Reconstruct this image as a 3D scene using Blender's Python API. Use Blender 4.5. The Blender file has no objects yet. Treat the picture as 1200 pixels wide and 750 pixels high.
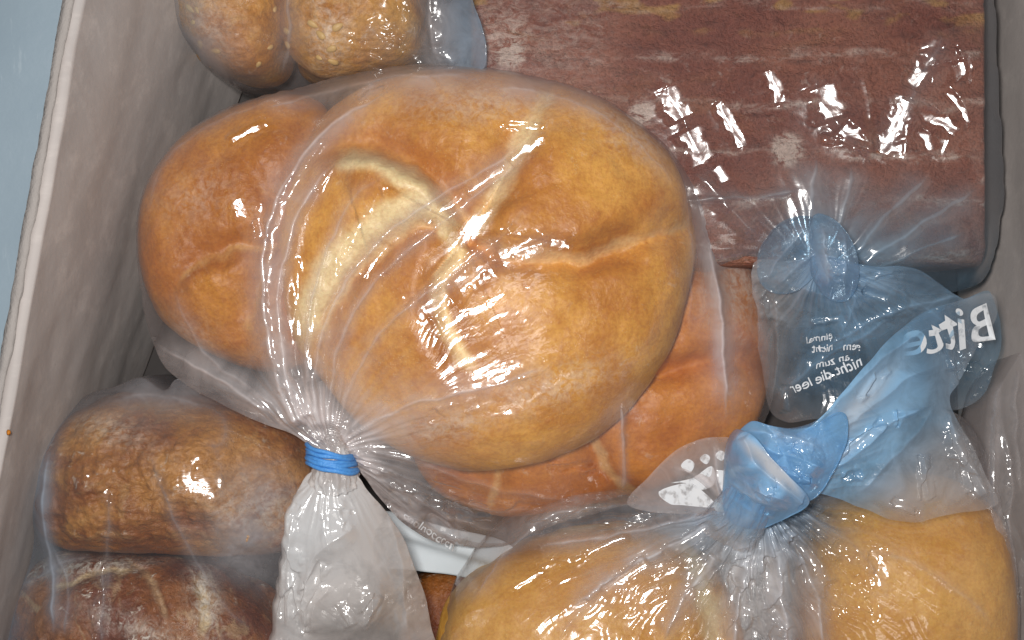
import bpy, math, random
import numpy as np
from mathutils import Vector
from mathutils.bvhtree import BVHTree

random.seed(4)
sc = bpy.context.scene
COL = sc.collection

# ------------------------------------------------------------------ camera, light, exposure
CAM_Z = 0.45
cam_d = bpy.data.cameras.new('camera')
cam = bpy.data.objects.new('camera', cam_d)
COL.objects.link(cam)
cam.location = (0, 0, CAM_Z)
cam_d.lens = 45
cam_d.sensor_width = 36
cam_d.clip_start = 0.01
cam_d.clip_end = 10
sc.camera = cam

world = bpy.data.worlds.new('World')
sc.world = world
world.use_nodes = True
bg = world.node_tree.nodes['Background']
bg.inputs[0].default_value = (0.75, 0.85, 1.0, 1)
bg.inputs[1].default_value = 0.10


def lamp(name, loc, target, sx, sy, energy, color):
    d = bpy.data.lights.new(name, 'AREA')
    d.shape = 'RECTANGLE'
    d.size = sx
    d.size_y = sy
    d.energy = energy
    d.color = color
    o = bpy.data.objects.new(name, d)
    COL.objects.link(o)
    o.location = loc
    o.rotation_euler = (Vector(target) - Vector(loc)).to_track_quat('-Z', 'Y').to_euler()
    return o


lamp('camera_flash', (-0.022, 0.018, 0.46), (0.0, 0.0, 0.05), 0.036, 0.026, 1.68, (1.0, 0.965, 0.93))
lamp('overhead_fill', (0.25, -0.5, 1.6), (0, 0, 0.05), 0.5, 0.2, 0.9, (1.0, 0.96, 0.9))  # soft fill added overhead, stands for no fixture

vs = sc.view_settings
vs.view_transform = 'Standard'
vs.look = 'None'
vs.gamma = 1
vs.use_curve_mapping = False
vs.exposure = 0.0
cy = sc.cycles
cy.caustics_reflective = False
cy.caustics_refractive = False
cy.transparent_max_bounces = 32
cy.max_bounces = 8
cy.sample_clamp_indirect = 4.0
cy.use_denoising = True

K = (36 / 45) / 1200


def W(px, py, z):
    return ((px - 600) * K * (CAM_Z - z), (375 - py) * K * (CAM_Z - z), z)


def toworld(px, py, z):
    return (px - 600) * K * (CAM_Z - z), (375 - py) * K * (CAM_Z - z)


def topx(x, y, z):
    s = K * (CAM_Z - z)
    return 600 + x / s, 375 - y / s


# ------------------------------------------------------------------ noise in numpy
_rng = np.random.RandomState(7)
_PERM = _rng.permutation(1024).astype(np.int32)
_UNI = (_rng.rand(1024) * 4294967295.0).astype(np.float64)


_COS = np.cos(np.arange(1024) / 1024 * 2 * np.pi)
_SIN = np.sin(np.arange(1024) / 1024 * 2 * np.pi)


def _hash(ix, iy, iz, seed):
    a = (ix.astype(np.int32) + seed * 57) & 1023
    b = (iy.astype(np.int32) + _PERM[a]) & 1023
    return _UNI[(_PERM[b] + int(iz) * 211 + seed) & 1023]


def perlin(x, y, seed=0):
    x = np.asarray(x, float)
    y = np.asarray(y, float)
    ix = np.floor(x)
    iy = np.floor(y)
    fx = x - ix
    fy = y - iy
    u = fx * fx * fx * (fx * (fx * 6 - 15) + 10)
    v = fy * fy * fy * (fy * (fy * 6 - 15) + 10)
    def g(dx, dy):
        a = (_hash(ix + dx, iy + dy, 0, seed) * (1024 / 4294967295.0)).astype(np.int32) & 1023
        return _COS[a] * (fx - dx) + _SIN[a] * (fy - dy)
    a = g(0, 0) * (1 - u) + g(1, 0) * u
    b = g(0, 1) * (1 - u) + g(1, 1) * u
    return (a * (1 - v) + b * v) * 1.5


def fbm(x, y, seed=0, octv=4, gain=0.5):
    t = 0
    a = 1
    for i in range(octv):
        t = t + a * perlin(x * 2 ** i + 13.7 * i, y * 2 ** i - 7.1 * i, seed + i * 17)
        a *= gain
    return t


def ridged(x, y, seed=0, octv=2, gain=0.5):
    t = 0
    a = 1
    for i in range(octv):
        t = t + a * (1 - 2.2 * np.sqrt(perlin(x * 2.1 ** i + 5.3 * i, y * 2.1 ** i + 9.9 * i, seed + i * 31) ** 2 + 0.0009))
        a *= gain
    return t


def cells(x, y, seed=0):
    """Voronoi cells: offset from the nearest cell centre, and a number 0..1 for the cell"""
    ix = np.floor(x)
    iy = np.floor(y)
    best = np.full(x.shape, 1e9)
    bx = np.zeros(x.shape)
    by = np.zeros(x.shape)
    rnd = np.zeros(x.shape)
    for dx in (-1, 0, 1):
        for dy in (-1, 0, 1):
            cx = ix + dx + _hash(ix + dx, iy + dy, 0, seed) / 4294967295.0
            cyy = iy + dy + _hash(ix + dx, iy + dy, 1, seed) / 4294967295.0
            d = (x - cx) ** 2 + (y - cyy) ** 2
            m = d < best
            best = np.where(m, d, best)
            bx = np.where(m, x - cx, bx)
            by = np.where(m, y - cyy, by)
            rnd = np.where(m, _hash(ix + dx, iy + dy, 2, seed) / 4294967295.0, rnd)
    return bx, by, rnd


def facets(x, y, seed=0):
    """crumpled foil: every cell is a plane of its own tilt"""
    ix = np.floor(x)
    iy = np.floor(y)
    h = np.full(x.shape, -1e9)
    for dx in (-1, 0, 1):
        for dy in (-1, 0, 1):
            cx = ix + dx + _hash(ix + dx, iy + dy, 0, seed) / 4294967295.0
            cyy = iy + dy + _hash(ix + dx, iy + dy, 1, seed) / 4294967295.0
            a = _hash(ix + dx, iy + dy, 2, seed) / 4294967295.0 * 6.283
            d = np.sqrt((x - cx) ** 2 + (y - cyy) ** 2)
            h = np.maximum(h, (x - cx) * np.cos(a) * .5 + (y - cyy) * np.sin(a) * .5 - d * 0.9)
    return h


def sstep(a, b, x):
    t = np.clip((x - a) / (b - a), 0, 1)
    return t * t * (3 - 2 * t)


def polydist(px, py, pts):
    """signed distance and parameter 0..1 along a polyline"""
    pts = np.array(smooth_open(pts), float)
    best = np.full(px.shape, 1e9)
    sgn = np.ones(px.shape)
    tt = np.zeros(px.shape)
    seg = np.sqrt(((pts[1:] - pts[:-1]) ** 2).sum(1))
    cum = np.concatenate([[0], np.cumsum(seg)])
    for i in range(len(pts) - 1):
        ax, ay = pts[i]
        bx, by = pts[i + 1]
        dx, dy = bx - ax, by - ay
        L = dx * dx + dy * dy + 1e-9
        t = np.clip(((px - ax) * dx + (py - ay) * dy) / L, 0, 1)
        d = np.sqrt((px - ax - t * dx) ** 2 + (py - ay - t * dy) ** 2)
        s = np.sign((px - ax) * dy - (py - ay) * dx)
        m = d < best
        best = np.where(m, d, best)
        sgn = np.where(m, s, sgn)
        tt = np.where(m, (cum[i] + t * seg[i]) / cum[-1], tt)
    sgn = np.where(sgn == 0, 1, sgn)
    return best * sgn, tt


def smooth_open(pts, n=5):
    if len(pts) < 3:
        return pts
    P = [np.array(p, float) for p in pts]
    P = [2 * P[0] - P[1]] + P + [2 * P[-1] - P[-2]]
    out = []
    for i in range(1, len(P) - 2):
        for j in range(n):
            t = j / n
            out.append(0.5 * ((2 * P[i]) + (-P[i - 1] + P[i + 1]) * t + (2 * P[i - 1] - 5 * P[i] + 4 * P[i + 1] - P[i + 2]) * t * t
                              + (-P[i - 1] + 3 * P[i] - 3 * P[i + 1] + P[i + 2]) * t ** 3))
    out.append(P[-2])
    return out


def smooth_closed(pts, n=8):
    P = [np.array(p, float) for p in pts]
    N = len(P)
    out = []
    for i in range(N):
        p0, p1, p2, p3 = P[i - 1], P[i], P[(i + 1) % N], P[(i + 2) % N]
        for j in range(n):
            t = j / n
            out.append(0.5 * ((2 * p1) + (-p0 + p2) * t + (2 * p0 - 5 * p1 + 4 * p2 - p3) * t * t + (-p0 + 3 * p1 - 3 * p2 + p3) * t ** 3))
    return np.array(out)


def resample_closed(P, n):
    Q = np.vstack([P, P[:1]])
    seg = np.sqrt(((Q[1:, :2] - Q[:-1, :2]) ** 2).sum(1))
    cum = np.concatenate([[0], np.cumsum(seg)])
    s = np.linspace(0, cum[-1], n, endpoint=False)
    return np.stack([np.interp(s, cum, Q[:, i]) for i in range(Q.shape[1])], 1)


# ------------------------------------------------------------------ objects
def fast_mesh(name, verts, faces, attrs=None, uv=None, smooth=True):
    me = bpy.data.meshes.new(name)
    verts = np.asarray(verts, dtype=np.float32)
    if isinstance(faces, np.ndarray):
        n, k = faces.shape
        me.vertices.add(len(verts))
        me.vertices.foreach_set('co', verts.ravel())
        me.loops.add(n * k)
        me.loops.foreach_set('vertex_index', faces.astype(np.int32).ravel())
        me.polygons.add(n)
        me.polygons.foreach_set('loop_start', np.arange(0, n * k, k, dtype=np.int32))
        me.update(calc_edges=True)
        me.validate()
    else:
        me.from_pydata(verts.tolist(), [], faces)
    if attrs:
        for an, av in attrs.items():
            av = np.asarray(av, dtype=np.float32)
            if av.ndim == 1:
                a = me.attributes.new(an, 'FLOAT', 'POINT')
                a.data.foreach_set('value', av)
            else:
                a = me.attributes.new(an, 'FLOAT_VECTOR', 'POINT')
                a.data.foreach_set('vector', av.ravel())
    if smooth:
        me.polygons.foreach_set('use_smooth', np.ones(len(me.polygons), dtype=bool))
    me.update()
    return me


def link(name, me, mat, parent=None, recentre=True):
    o = bpy.data.objects.new(name, me)
    COL.objects.link(o)
    if mat:
        me.materials.append(mat)
    if parent is None and recentre:
        co = np.empty(len(me.vertices) * 3, dtype=np.float32)
        me.vertices.foreach_get('co', co)
        co = co.reshape(-1, 3)
        c = (co.min(0) + co.max(0)) / 2
        c[2] = co[:, 2].min()
        me.vertices.foreach_set('co', (co - c).ravel())
        me.update()
        o.location = [float(v) for v in c]
    if parent is not None:
        o.parent = parent
    return o


def tag(o, label=None, cat=None, group=None, kind=None):
    if label:
        o['label'] = label
    if cat:
        o['category'] = cat
    if group:
        o['group'] = group
    if kind:
        o['kind'] = kind
    return o


def empty(name, label, cat, group=None):
    o = bpy.data.objects.new(name, None)
    COL.objects.link(o)
    o.empty_display_size = 0.02
    return tag(o, label, cat, group)


# ------------------------------------------------------------------ materials
class NT:
    def __init__(self, name):
        self.m = bpy.data.materials.new(name)
        self.m.use_nodes = True
        self.t = self.m.node_tree
        self.t.nodes.clear()
        self.out = self.t.nodes.new('ShaderNodeOutputMaterial')

    def n(self, typ, **kw):
        nd = self.t.nodes.new(typ)
        for k, v in kw.items():
            if k.startswith('i_'):
                key = k[2:]
                key = int(key) if key.isdigit() else key.replace('_', ' ')
                self.put(nd.inputs[key], v)
            else:
                setattr(nd, k, v)
        return nd

    def put(self, sock, v):
        if isinstance(v, bpy.types.NodeSocket):
            self.t.links.new(v, sock)
        else:
            if isinstance(v, (tuple, list)) and len(v) == 3 and sock.type == 'RGBA':
                v = (*v, 1)
            sock.default_value = v

    def noise(self, vec, scale, detail=4, rough=0.5, dist=0.0):
        return self.n('ShaderNodeTexNoise', i_Vector=vec, i_Scale=scale, i_Detail=detail, i_Roughness=rough, i_Distortion=dist).outputs['Fac']

    def ramp(self, fac, a, b, lo=0.0, hi=1.0):
        nd = self.n('ShaderNodeMapRange', i_0=fac, i_1=a, i_2=b, i_3=lo, i_4=hi)
        nd.interpolation_type = 'SMOOTHSTEP'
        return nd.outputs[0]

    def mix(self, fac, a, b, mode='MIX'):
        nd = self.n('ShaderNodeMix')
        nd.data_type = 'RGBA'
        nd.blend_type = mode
        nd.clamp_factor = True
        self.put(nd.inputs[0], fac)
        self.put(nd.inputs[6], a)
        self.put(nd.inputs[7], b)
        return nd.outputs[2]

    def math(self, op, a, b=0.0, c=0.0, clamp=False):
        nd = self.n('ShaderNodeMath')
        nd.operation = op
        nd.use_clamp = clamp
        self.put(nd.inputs[0], a)
        self.put(nd.inputs[1], b)
        self.put(nd.inputs[2], c)
        return nd.outputs[0]

    def attr(self, name, comp='Fac'):
        return self.n('ShaderNodeAttribute', attribute_name=name).outputs[comp]

    def objvec(self, stretch=(1, 1, 1)):
        tc = self.n('ShaderNodeTexCoord')
        rnd = self.n('ShaderNodeObjectInfo').outputs['Random']
        off = self.n('ShaderNodeCombineXYZ', i_0=rnd, i_1=self.math('MULTIPLY', rnd, 3.1), i_2=rnd)
        mp = self.n('ShaderNodeMapping', i_Vector=tc.outputs['Object'], i_Location=off.outputs[0], i_Scale=stretch)
        return mp.outputs[0]


def bread_mat(name, crust_a, crust_b, pale, dark, flour=(0.85, 0.78, 0.66), flour_amt=0.3, rough=0.45, bump=0.5,
              stretch=(1, 1, 1), fine=1.0, seeds=False, blotch=0.0):
    N = NT(name)
    v = N.objvec(stretch)
    v1 = N.objvec()
    big = N.noise(v, 38, 5, 0.6)
    mid = N.noise(v, 150, 5, 0.6, 0.4)
    fin = N.noise(v1, 900, 3, 0.6)
    c = N.mix(N.ramp(big, 0.38, 0.62), crust_a, crust_b)
    c = N.mix(N.math('MULTIPLY', N.ramp(mid, 0.52, 0.78), 0.55), c, dark)
    if blotch:
        bl = N.noise(v, 70, 6, 0.65, 1.0)
        c = N.mix(N.math('MULTIPLY', N.ramp(bl, 0.54, 0.64), blotch), c, pale)
    c = N.mix(N.math('MULTIPLY', N.attr('bake_shade'), N.ramp(N.noise(v1, 70, 4, 0.6), 0.25, 0.7, 0.35, 1.0)), c, dark)  # browned crust plus painted shade along the cuts
    # pale split crust
    pa = N.attr('pale')
    pn = N.math('ADD', pa, N.math('MULTIPLY', N.math('SUBTRACT', N.noise(v1, 110, 5, 0.6), 0.5), 0.7))
    c = N.mix(N.ramp(pn, 0.22, 0.9), c, pale)
    # dry flour and frost flecks
    fl = N.noise(v1, 260, 6, 0.7, 0.6)
    fl2 = N.noise(v1, 45, 3, 0.5)
    fm = N.math('MULTIPLY', N.ramp(fl, 0.56, 0.70), N.ramp(fl2, 0.46, 0.62))
    c = N.mix(N.math('MULTIPLY', fm, flour_amt), c, flour)
    fr = N.attr('flour')
    fn = N.math('MULTIPLY', fr, N.ramp(N.noise(v, 330, 6, 0.75, 0.8), 0.38, 0.62))
    fn = N.math('MINIMUM', fn, 0.85)
    c = N.mix(fn, c, flour)
    # tiny crust blisters: lighter dots
    vo = N.n('ShaderNodeTexVoronoi', i_Vector=v1, i_Scale=1300.0)
    dots = N.math('MULTIPLY', N.ramp(vo.outputs['Distance'], 0.30, 0.12), N.ramp(N.noise(v1, 180, 2), 0.5, 0.62))
    c = N.mix(N.math('MULTIPLY', dots, 0.28), c, (pale[0], pale[1] * .95, pale[2] * .8))
    c = N.mix(N.math('MULTIPLY', N.ramp(fin, 0.35, 0.7), 0.28), c, dark, 'MULTIPLY')
    h = N.math('ADD', N.math('MULTIPLY', mid, 0.8), N.math('MULTIPLY', fin, 0.28 * fine))
    h = N.math('ADD', h, N.math('MULTIPLY', fl, 0.35))
    h = N.math('ADD', h, N.math('MULTIPLY', dots, 0.12))
    bp = N.n('ShaderNodeBump', i_Strength=bump, i_Distance=0.0011, i_Height=h)
    r = N.math('ADD', rough, N.math('MULTIPLY', N.math('SUBTRACT', mid, 0.5), 0.3))
    p = N.n('ShaderNodeBsdfPrincipled', i_Base_Color=c, i_Roughness=r, i_Normal=bp.outputs[0])
    p.inputs['Specular IOR Level'].default_value = 0.42
    p.inputs['Subsurface Weight'].default_value = 0.05
    p.inputs['Subsurface Radius'].default_value = (1.0, 0.45, 0.2)
    p.inputs['Subsurface Scale'].default_value = 0.002
    N.t.links.new(p.outputs[0], N.out.inputs[0])
    return N.m


def film_mat(name, haze_col=(0.86, 0.80, 0.80), blue=(0.38, 0.66, 0.95), spec=1.0, rough=0.15, edge=0.38, fine=1.0, base_haze=0.004):
    """thin polythene: see-through, a milky haze where it is layered or seen edge on, sharp gloss"""
    N = NT(name)
    tint = N.attr('tint')
    dens = N.attr('dens')
    tc = N.n('ShaderNodeTexCoord')
    v = tc.outputs['Object']
    f = N.n('ShaderNodeLayerWeight', i_Blend=0.5).outputs['Facing']
    clouds = N.noise(v, 90, 4, 0.6, 0.8)
    cosv = N.math('MAXIMUM', N.math('SUBTRACT', 1.0, f), 0.04)
    hz = N.math('MULTIPLY', N.math('SUBTRACT', N.math('DIVIDE', 1.0, cosv), 1.0), edge * 0.17)
    hz = N.math('MINIMUM', hz, 0.42)
    dd = N.math('MULTIPLY', dens, N.ramp(clouds, 0.15, 0.75, 0.55, 1.35))
    hz = N.math('ADD', N.math('ADD', hz, dd), base_haze)
    specks = N.math('MULTIPLY', N.ramp(N.noise(v, 1500, 2, 0.6), 0.66, 0.76), 0.22)
    specks = N.math('MULTIPLY', specks, N.ramp(N.noise(v, 60, 2), 0.45, 0.65))
    hz = N.math('ADD', hz, specks)
    hz = N.math('MINIMUM', hz, 0.97)
    hc = N.mix(tint, haze_col, blue)
    wht = N.attr('white')
    hc = N.mix(wht, hc, (0.86, 0.87, 0.88))
    tcx = N.mix(tint, (0.975, 0.965, 0.965), (0.66, 0.85, 0.96))
    df = N.n('ShaderNodeBsdfDiffuse', i_Color=hc)
    tl = N.n('ShaderNodeBsdfTranslucent', i_Color=hc)
    ms = N.n('ShaderNodeMixShader', i_0=0.42, i_1=df.outputs[0], i_2=tl.outputs[0])
    tr = N.n('ShaderNodeBsdfTransparent', i_Color=tcx)
    base = N.n('ShaderNodeMixShader', i_0=hz, i_1=tr.outputs[0], i_2=ms.outputs[0])
    uvn = N.n('ShaderNodeAttribute', attribute_name='flow').outputs['Vector']
    st = N.noise(uvn, 1.0, 2, 0.5, 0.3)
    cr = N.noise(v, 170, 4, 0.5, 1.2)
    ridge = N.math('ABSOLUTE', N.math('SUBTRACT', cr, 0.5))
    fn = N.noise(v, 700, 2, 0.5)
    h = N.math('ADD', N.math('MULTIPLY', st, 0.9), N.math('MULTIPLY', ridge, 0.9))
    h = N.math('ADD', h, N.math('MULTIPLY', fn, 0.08 * fine))
    bp = N.n('ShaderNodeBump', i_Strength=1.0, i_Distance=0.00020 * fine, i_Height=h)
    gl = N.n('ShaderNodeBsdfGlossy', i_Color=(1, 1, 1), i_Roughness=rough, i_Normal=bp.outputs[0])
    fr = N.math('ADD', N.math('MULTIPLY', N.math('POWER', f, 5.0), 0.6), 0.105 * spec, clamp=True)
    top = N.n('ShaderNodeMixShader', i_0=fr, i_1=base.outputs[0], i_2=gl.outputs[0])
    N.t.links.new(top.outputs[0], N.out.inputs[0])
    return N.m


M_KAISER = bread_mat('kaiser_crust', (0.54, 0.215, 0.020), (0.74, 0.370, 0.060), (0.88, 0.70, 0.36), (0.44, 0.135, 0.008), flour_amt=0.25)
M_KAISER2 = bread_mat('kaiser_crust_deep', (0.43, 0.140, 0.009), (0.58, 0.235, 0.024), (0.80, 0.54, 0.20), (0.34, 0.085, 0.006), flour_amt=0.25)
M_KAISER3 = bread_mat('kaiser_crust_orange', (0.52, 0.155, 0.013), (0.68, 0.250, 0.030), (0.82, 0.52, 0.22), (0.40, 0.09, 0.010), flour_amt=0.35)
M_PALE = bread_mat('pale_roll_crust', (0.66, 0.31, 0.038), (0.80, 0.435, 0.090), (0.86, 0.68, 0.34), (0.56, 0.23, 0.02), flour_amt=0.15)
M_BROWN = bread_mat('brown_roll_crust', (0.25, 0.075, 0.012), (0.46, 0.20, 0.040), (0.56, 0.34, 0.13), (0.11, 0.030, 0.008), flour_amt=0.5, bump=1.1, stretch=(1, 1.4, 1), blotch=0.30)
M_BROWN2 = bread_mat('dark_brown_roll_crust', (0.175, 0.040, 0.010), (0.31, 0.105, 0.022), (0.66, 0.48, 0.26), (0.09, 0.028, 0.014), flour_amt=0.9, bump=1.3, stretch=(1.5, 1, 1), blotch=0.35)
M_SEEDED = bread_mat('seeded_roll_crust', (0.46, 0.18, 0.024), (0.64, 0.33, 0.065), (0.66, 0.48, 0.22), (0.16, 0.05, 0.012), flour_amt=0.45, bump=0.9, blotch=0.25)
M_LOAF = bread_mat('dark_loaf_crust', (0.215, 0.060, 0.034), (0.300, 0.105, 0.060), (0.42, 0.22, 0.06), (0.060, 0.012, 0.006), flour=(0.66, 0.53, 0.45), flour_amt=0.42, bump=1.6, stretch=(0.6, 1.3, 1), rough=0.5, blotch=0.10, fine=2.2)
M_FILM = film_mat('clear_film')
M_FILM_LOAF = film_mat('clear_film_loaf', haze_col=(0.50, 0.48, 0.50), base_haze=0.012, blue=(0.24, 0.40, 0.54), fine=.5, rough=.17)
M_FILM_MATT = film_mat('frosted_film', haze_col=(0.50, 0.46, 0.46), base_haze=0.03, spec=0.36, rough=0.16)
M_FILM_BLUE = film_mat('blue_film', spec=0.8, rough=0.165, blue=(0.34, 0.64, 0.95), haze_col=(0.72, 0.73, 0.76))
M_FILM_TAIL = film_mat('frosted_tail_film', haze_col=(0.82, 0.77, 0.74), spec=0.9, rough=0.16, base_haze=0.10)

N = NT('seed_husk')
p = N.n('ShaderNodeBsdfPrincipled', i_Base_Color=N.mix(N.noise(N.objvec(), 300), (0.58, 0.36, 0.11), (0.68, 0.48, 0.20)), i_Roughness=0.5)
N.t.links.new(p.outputs[0], N.out.inputs[0])
M_SEED = N.m

N = NT('white_ink')
v = N.objvec()
p = N.n('ShaderNodeBsdfPrincipled', i_Base_Color=N.mix(N.noise(v, 500), (0.74, 0.78, 0.82), (0.86, 0.88, 0.90)), i_Roughness=0.45)
tr = N.n('ShaderNodeBsdfTransparent')
ms = N.n('ShaderNodeMixShader', i_0=N.ramp(N.noise(v, 420, 3), 0.25, 0.50, 0.35, 0.9), i_1=tr.outputs[0], i_2=p.outputs[0])
N.t.links.new(ms.outputs[0], N.out.inputs[0])
M_INK = N.m

N = NT('blue_cord')
v = N.objvec()
c = N.mix(N.noise(v, 900, 3), (0.035, 0.20, 0.55), (0.11, 0.36, 0.78))
bp = N.n('ShaderNodeBump', i_Strength=0.7, i_Distance=0.0004, i_Height=N.noise(v, 2200, 2))
p = N.n('ShaderNodeBsdfPrincipled', i_Base_Color=c, i_Roughness=0.5, i_Normal=bp.outputs[0])
N.t.links.new(p.outputs[0], N.out.inputs[0])
M_CORD = N.m

# worn grey-beige board of the box
N = NT('grey_board')
v = N.objvec((1, 0.35, 0.8))
v2 = N.objvec()
c = N.mix(N.ramp(N.noise(v, 26, 6, 0.6, 0.5), 0.35, 0.68), (0.435, 0.395, 0.375), (0.378, 0.350, 0.338))
c = N.mix(N.math('MULTIPLY', N.ramp(N.noise(N.objvec((0.25, 1, 1)), 110, 6, 0.7), 0.48, 0.70), 0.45), c, (0.57, 0.52, 0.49))
c = N.mix(N.math('MULTIPLY', N.ramp(N.noise(v2, 30, 4, 0.6, 1.0), 0.58, 0.74), 0.35), c, (0.33, 0.28, 0.26))
c = N.mix(N.math('MULTIPLY', N.ramp(N.noise(v2, 190, 5, 0.75), 0.68, 0.76), 0.5), c, (0.15, 0.10, 0.08))
h = N.math('ADD', N.noise(N.objvec((0.35, 1, 1)), 240, 5, 0.65), N.math('MULTIPLY', N.noise(v2, 35, 3), 1.5))
bp = N.n('ShaderNodeBump', i_Strength=0.3, i_Distance=0.0005, i_Height=h)
p = N.n('ShaderNodeBsdfPrincipled', i_Base_Color=c, i_Roughness=0.75, i_Normal=bp.outputs[0])
N.t.links.new(p.outputs[0], N.out.inputs[0])
M_BOARD = N.m

N = NT('gap_shade_board')  # box bottom coloured almost black so the gaps look shaded
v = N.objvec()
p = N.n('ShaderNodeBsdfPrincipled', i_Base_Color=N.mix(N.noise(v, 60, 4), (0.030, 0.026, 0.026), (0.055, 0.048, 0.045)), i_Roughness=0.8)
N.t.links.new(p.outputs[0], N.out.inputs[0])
M_DARK = N.m

N = NT('worn_board_edge')
v = N.objvec()
c = N.mix(N.noise(v, 150, 5, 0.7), (0.29, 0.265, 0.25), (0.37, 0.34, 0.32))
bp = N.n('ShaderNodeBump', i_Strength=0.8, i_Distance=0.001, i_Height=N.noise(v, 300, 5, 0.7))
p = N.n('ShaderNodeBsdfPrincipled', i_Base_Color=c, i_Roughness=0.8, i_Normal=bp.outputs[0])
N.t.links.new(p.outputs[0], N.out.inputs[0])
M_EDGE = N.m

N = NT('freezer_liner')
v = N.objvec()
c = N.mix(N.ramp(N.noise(v, 14, 4, 0.5), 0.35, 0.65), (0.33, 0.415, 0.475), (0.30, 0.385, 0.45))
c = N.mix(N.math('MULTIPLY', N.ramp(N.noise(N.objvec((1, 0.15, 1)), 300, 4, 0.7), 0.60, 0.72), 0.25), c, (0.55, 0.63, 0.68))
bp = N.n('ShaderNodeBump', i_Strength=0.25, i_Distance=0.001, i_Height=N.noise(v, 130, 5, 0.6))
p = N.n('ShaderNodeBsdfPrincipled', i_Base_Color=c, i_Roughness=0.42, i_Normal=bp.outputs[0])
N.t.links.new(p.outputs[0], N.out.inputs[0])
M_LINER = N.m

N = NT('label_paper')
v = N.objvec()
p = N.n('ShaderNodeBsdfPrincipled', i_Base_Color=N.mix(N.noise(v, 60), (0.48, 0.55, 0.59), (0.64, 0.70, 0.74)), i_Roughness=0.6)
N.t.links.new(p.outputs[0], N.out.inputs[0])
M_PAPER = N.m


# ------------------------------------------------------------------ the box and freezer
def slab(name, quad, thick, mat, parent=None, nx=60, ny=60, bulge=0.0, seed=0):
    """board through four corners (inner face), given real thickness; gentle warp"""
    a, b, c, d = [np.array(q, float) for q in quad]
    u = np.linspace(0, 1, nx)
    w = np.linspace(0, 1, ny)
    U, V = np.meshgrid(u, w)
    P = (a[None, None] * ((1 - U) * (1 - V))[..., None] + b[None, None] * (U * (1 - V))[..., None]
         + c[None, None] * (U * V)[..., None] + d[None, None] * ((1 - U) * V)[..., None])
    nrm = np.cross(b - a, d - a)
    nrm /= np.linalg.norm(nrm)
    off = bulge * fbm(U * 4 + seed, V * 4, seed, 3)
    F = P + nrm * off[..., None]
    B = F - nrm * thick
    n = nx * ny
    verts = np.vstack([F.reshape(-1, 3), B.reshape(-1, 3)])
    fs = []
    for j in range(ny - 1):
        for i in range(nx - 1):
            k = j * nx + i
            fs.append((k, k + 1, k + 1 + nx, k + nx))
            fs.append((n + k, n + k + nx, n + k + 1 + nx, n + k + 1))
    for i in range(nx - 1):
        fs.append((i, n + i, n + i + 1, i + 1))
        k = (ny - 1) * nx + i
        fs.append((k, k + 1, n + k + 1, n + k))
    for j in range(ny - 1):
        k = j * nx
        fs.append((k, k + nx, n + k + nx, n + k))
        k = j * nx + nx - 1
        fs.append((k, n + k, n + k + nx, k + nx))
    me = fast_mesh(name, verts, np.array(fs))
    return link(name, me, mat, parent)


box = empty('storage_box', 'open grey beige fibreboard box with worn rim that holds all the bagged bread', 'box')
rimA = W(92, -60, 0.115)      # left rim, top of the picture
rimB = W(-66, 830, 0.115)
la = (-0.086, rimA[1] + .02, 0)
lb = (-0.168, rimB[1] - .02, 0)
slab('side_panel', [la, lb, rimB, rimA], 0.004, M_BOARD, box, 90, 60, 0.0006, 3)
# right wall leans outward a little
slab('side_panel', [(0.160, -0.19, 0), (0.160, 0.19, 0), (0.172, 0.19, 0.135), (0.172, -0.19, 0.135)], 0.004, M_BOARD, box, 60, 60, 0.001, 8)
slab('end_panel', [(-0.10, 0.17, 0), (0.16, 0.17, 0), (0.172, 0.18, 0.135), (-0.112, 0.18, 0.135)], 0.004, M_BOARD, box, 40, 30, 0.001, 5)
slab('end_panel', [(0.16, -0.17, 0), (-0.13, -0.17, 0), (-0.15, -0.18, 0.135), (0.172, -0.18, 0.135)], 0.004, M_BOARD, box, 40, 30, 0.001, 6)
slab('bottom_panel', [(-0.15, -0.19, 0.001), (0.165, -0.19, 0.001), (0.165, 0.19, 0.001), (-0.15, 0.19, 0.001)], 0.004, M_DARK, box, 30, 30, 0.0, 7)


# frayed rim strip on the left wall
def rim_strip():
    n = 260
    t = np.linspace(0, 1, n)
    A = np.array(rimA)
    B = np.array(rimB)
    verts = []
    for i, tt in enumerate(t):
        p = A + (B - A) * tt
        j = 0.0004 * fbm(np.array([tt * 17.3]), np.array([0.5]), 9, 4)[0]
        w = 0.0017 + 0.0003 * fbm(np.array([tt * 31.7]), np.array([2.5]), 19, 3)[0]
        for dx, dz in ((w, -0.0035), (w * .75, 0.0006), (0.001, 0.0014), (-w * .9, 0.0004), (-w, -0.0035)):
            verts.append((p[0] + dx + j, p[1], p[2] + dz + j))
    fs = []
    for i in range(n - 1):
        for k in range(5):
            k2 = (k + 1) % 5
            fs.append((i * 5 + k, i * 5 + k2, (i + 1) * 5 + k2, (i + 1) * 5 + k))
    return link('rim', fast_mesh('rim', verts, np.array(fs)), M_EDGE, box)


rim_strip()
liner = slab('freezer_wall', [(-0.42, 0.14, 0.06), (-0.42, -0.14, 0.06), (-0.182, -0.14, 0.06), (-0.116, 0.14, 0.06)], 0.004, M_LINER, None, 60, 60, 0.002, 2)
tag(liner, kind='structure', label='pale blue plastic inner wall of the freezer beside the box')
fl = slab('freezer_floor', [(-0.5, -0.5, -0.008), (0.5, -0.5, -0.008), (0.5, 0.5, -0.008), (-0.5, 0.5, -0.008)], 0.004, M_LINER, None, 10, 10, 0, 2)
tag(fl, kind='structure', label='pale blue freezer floor under the box')


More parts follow.
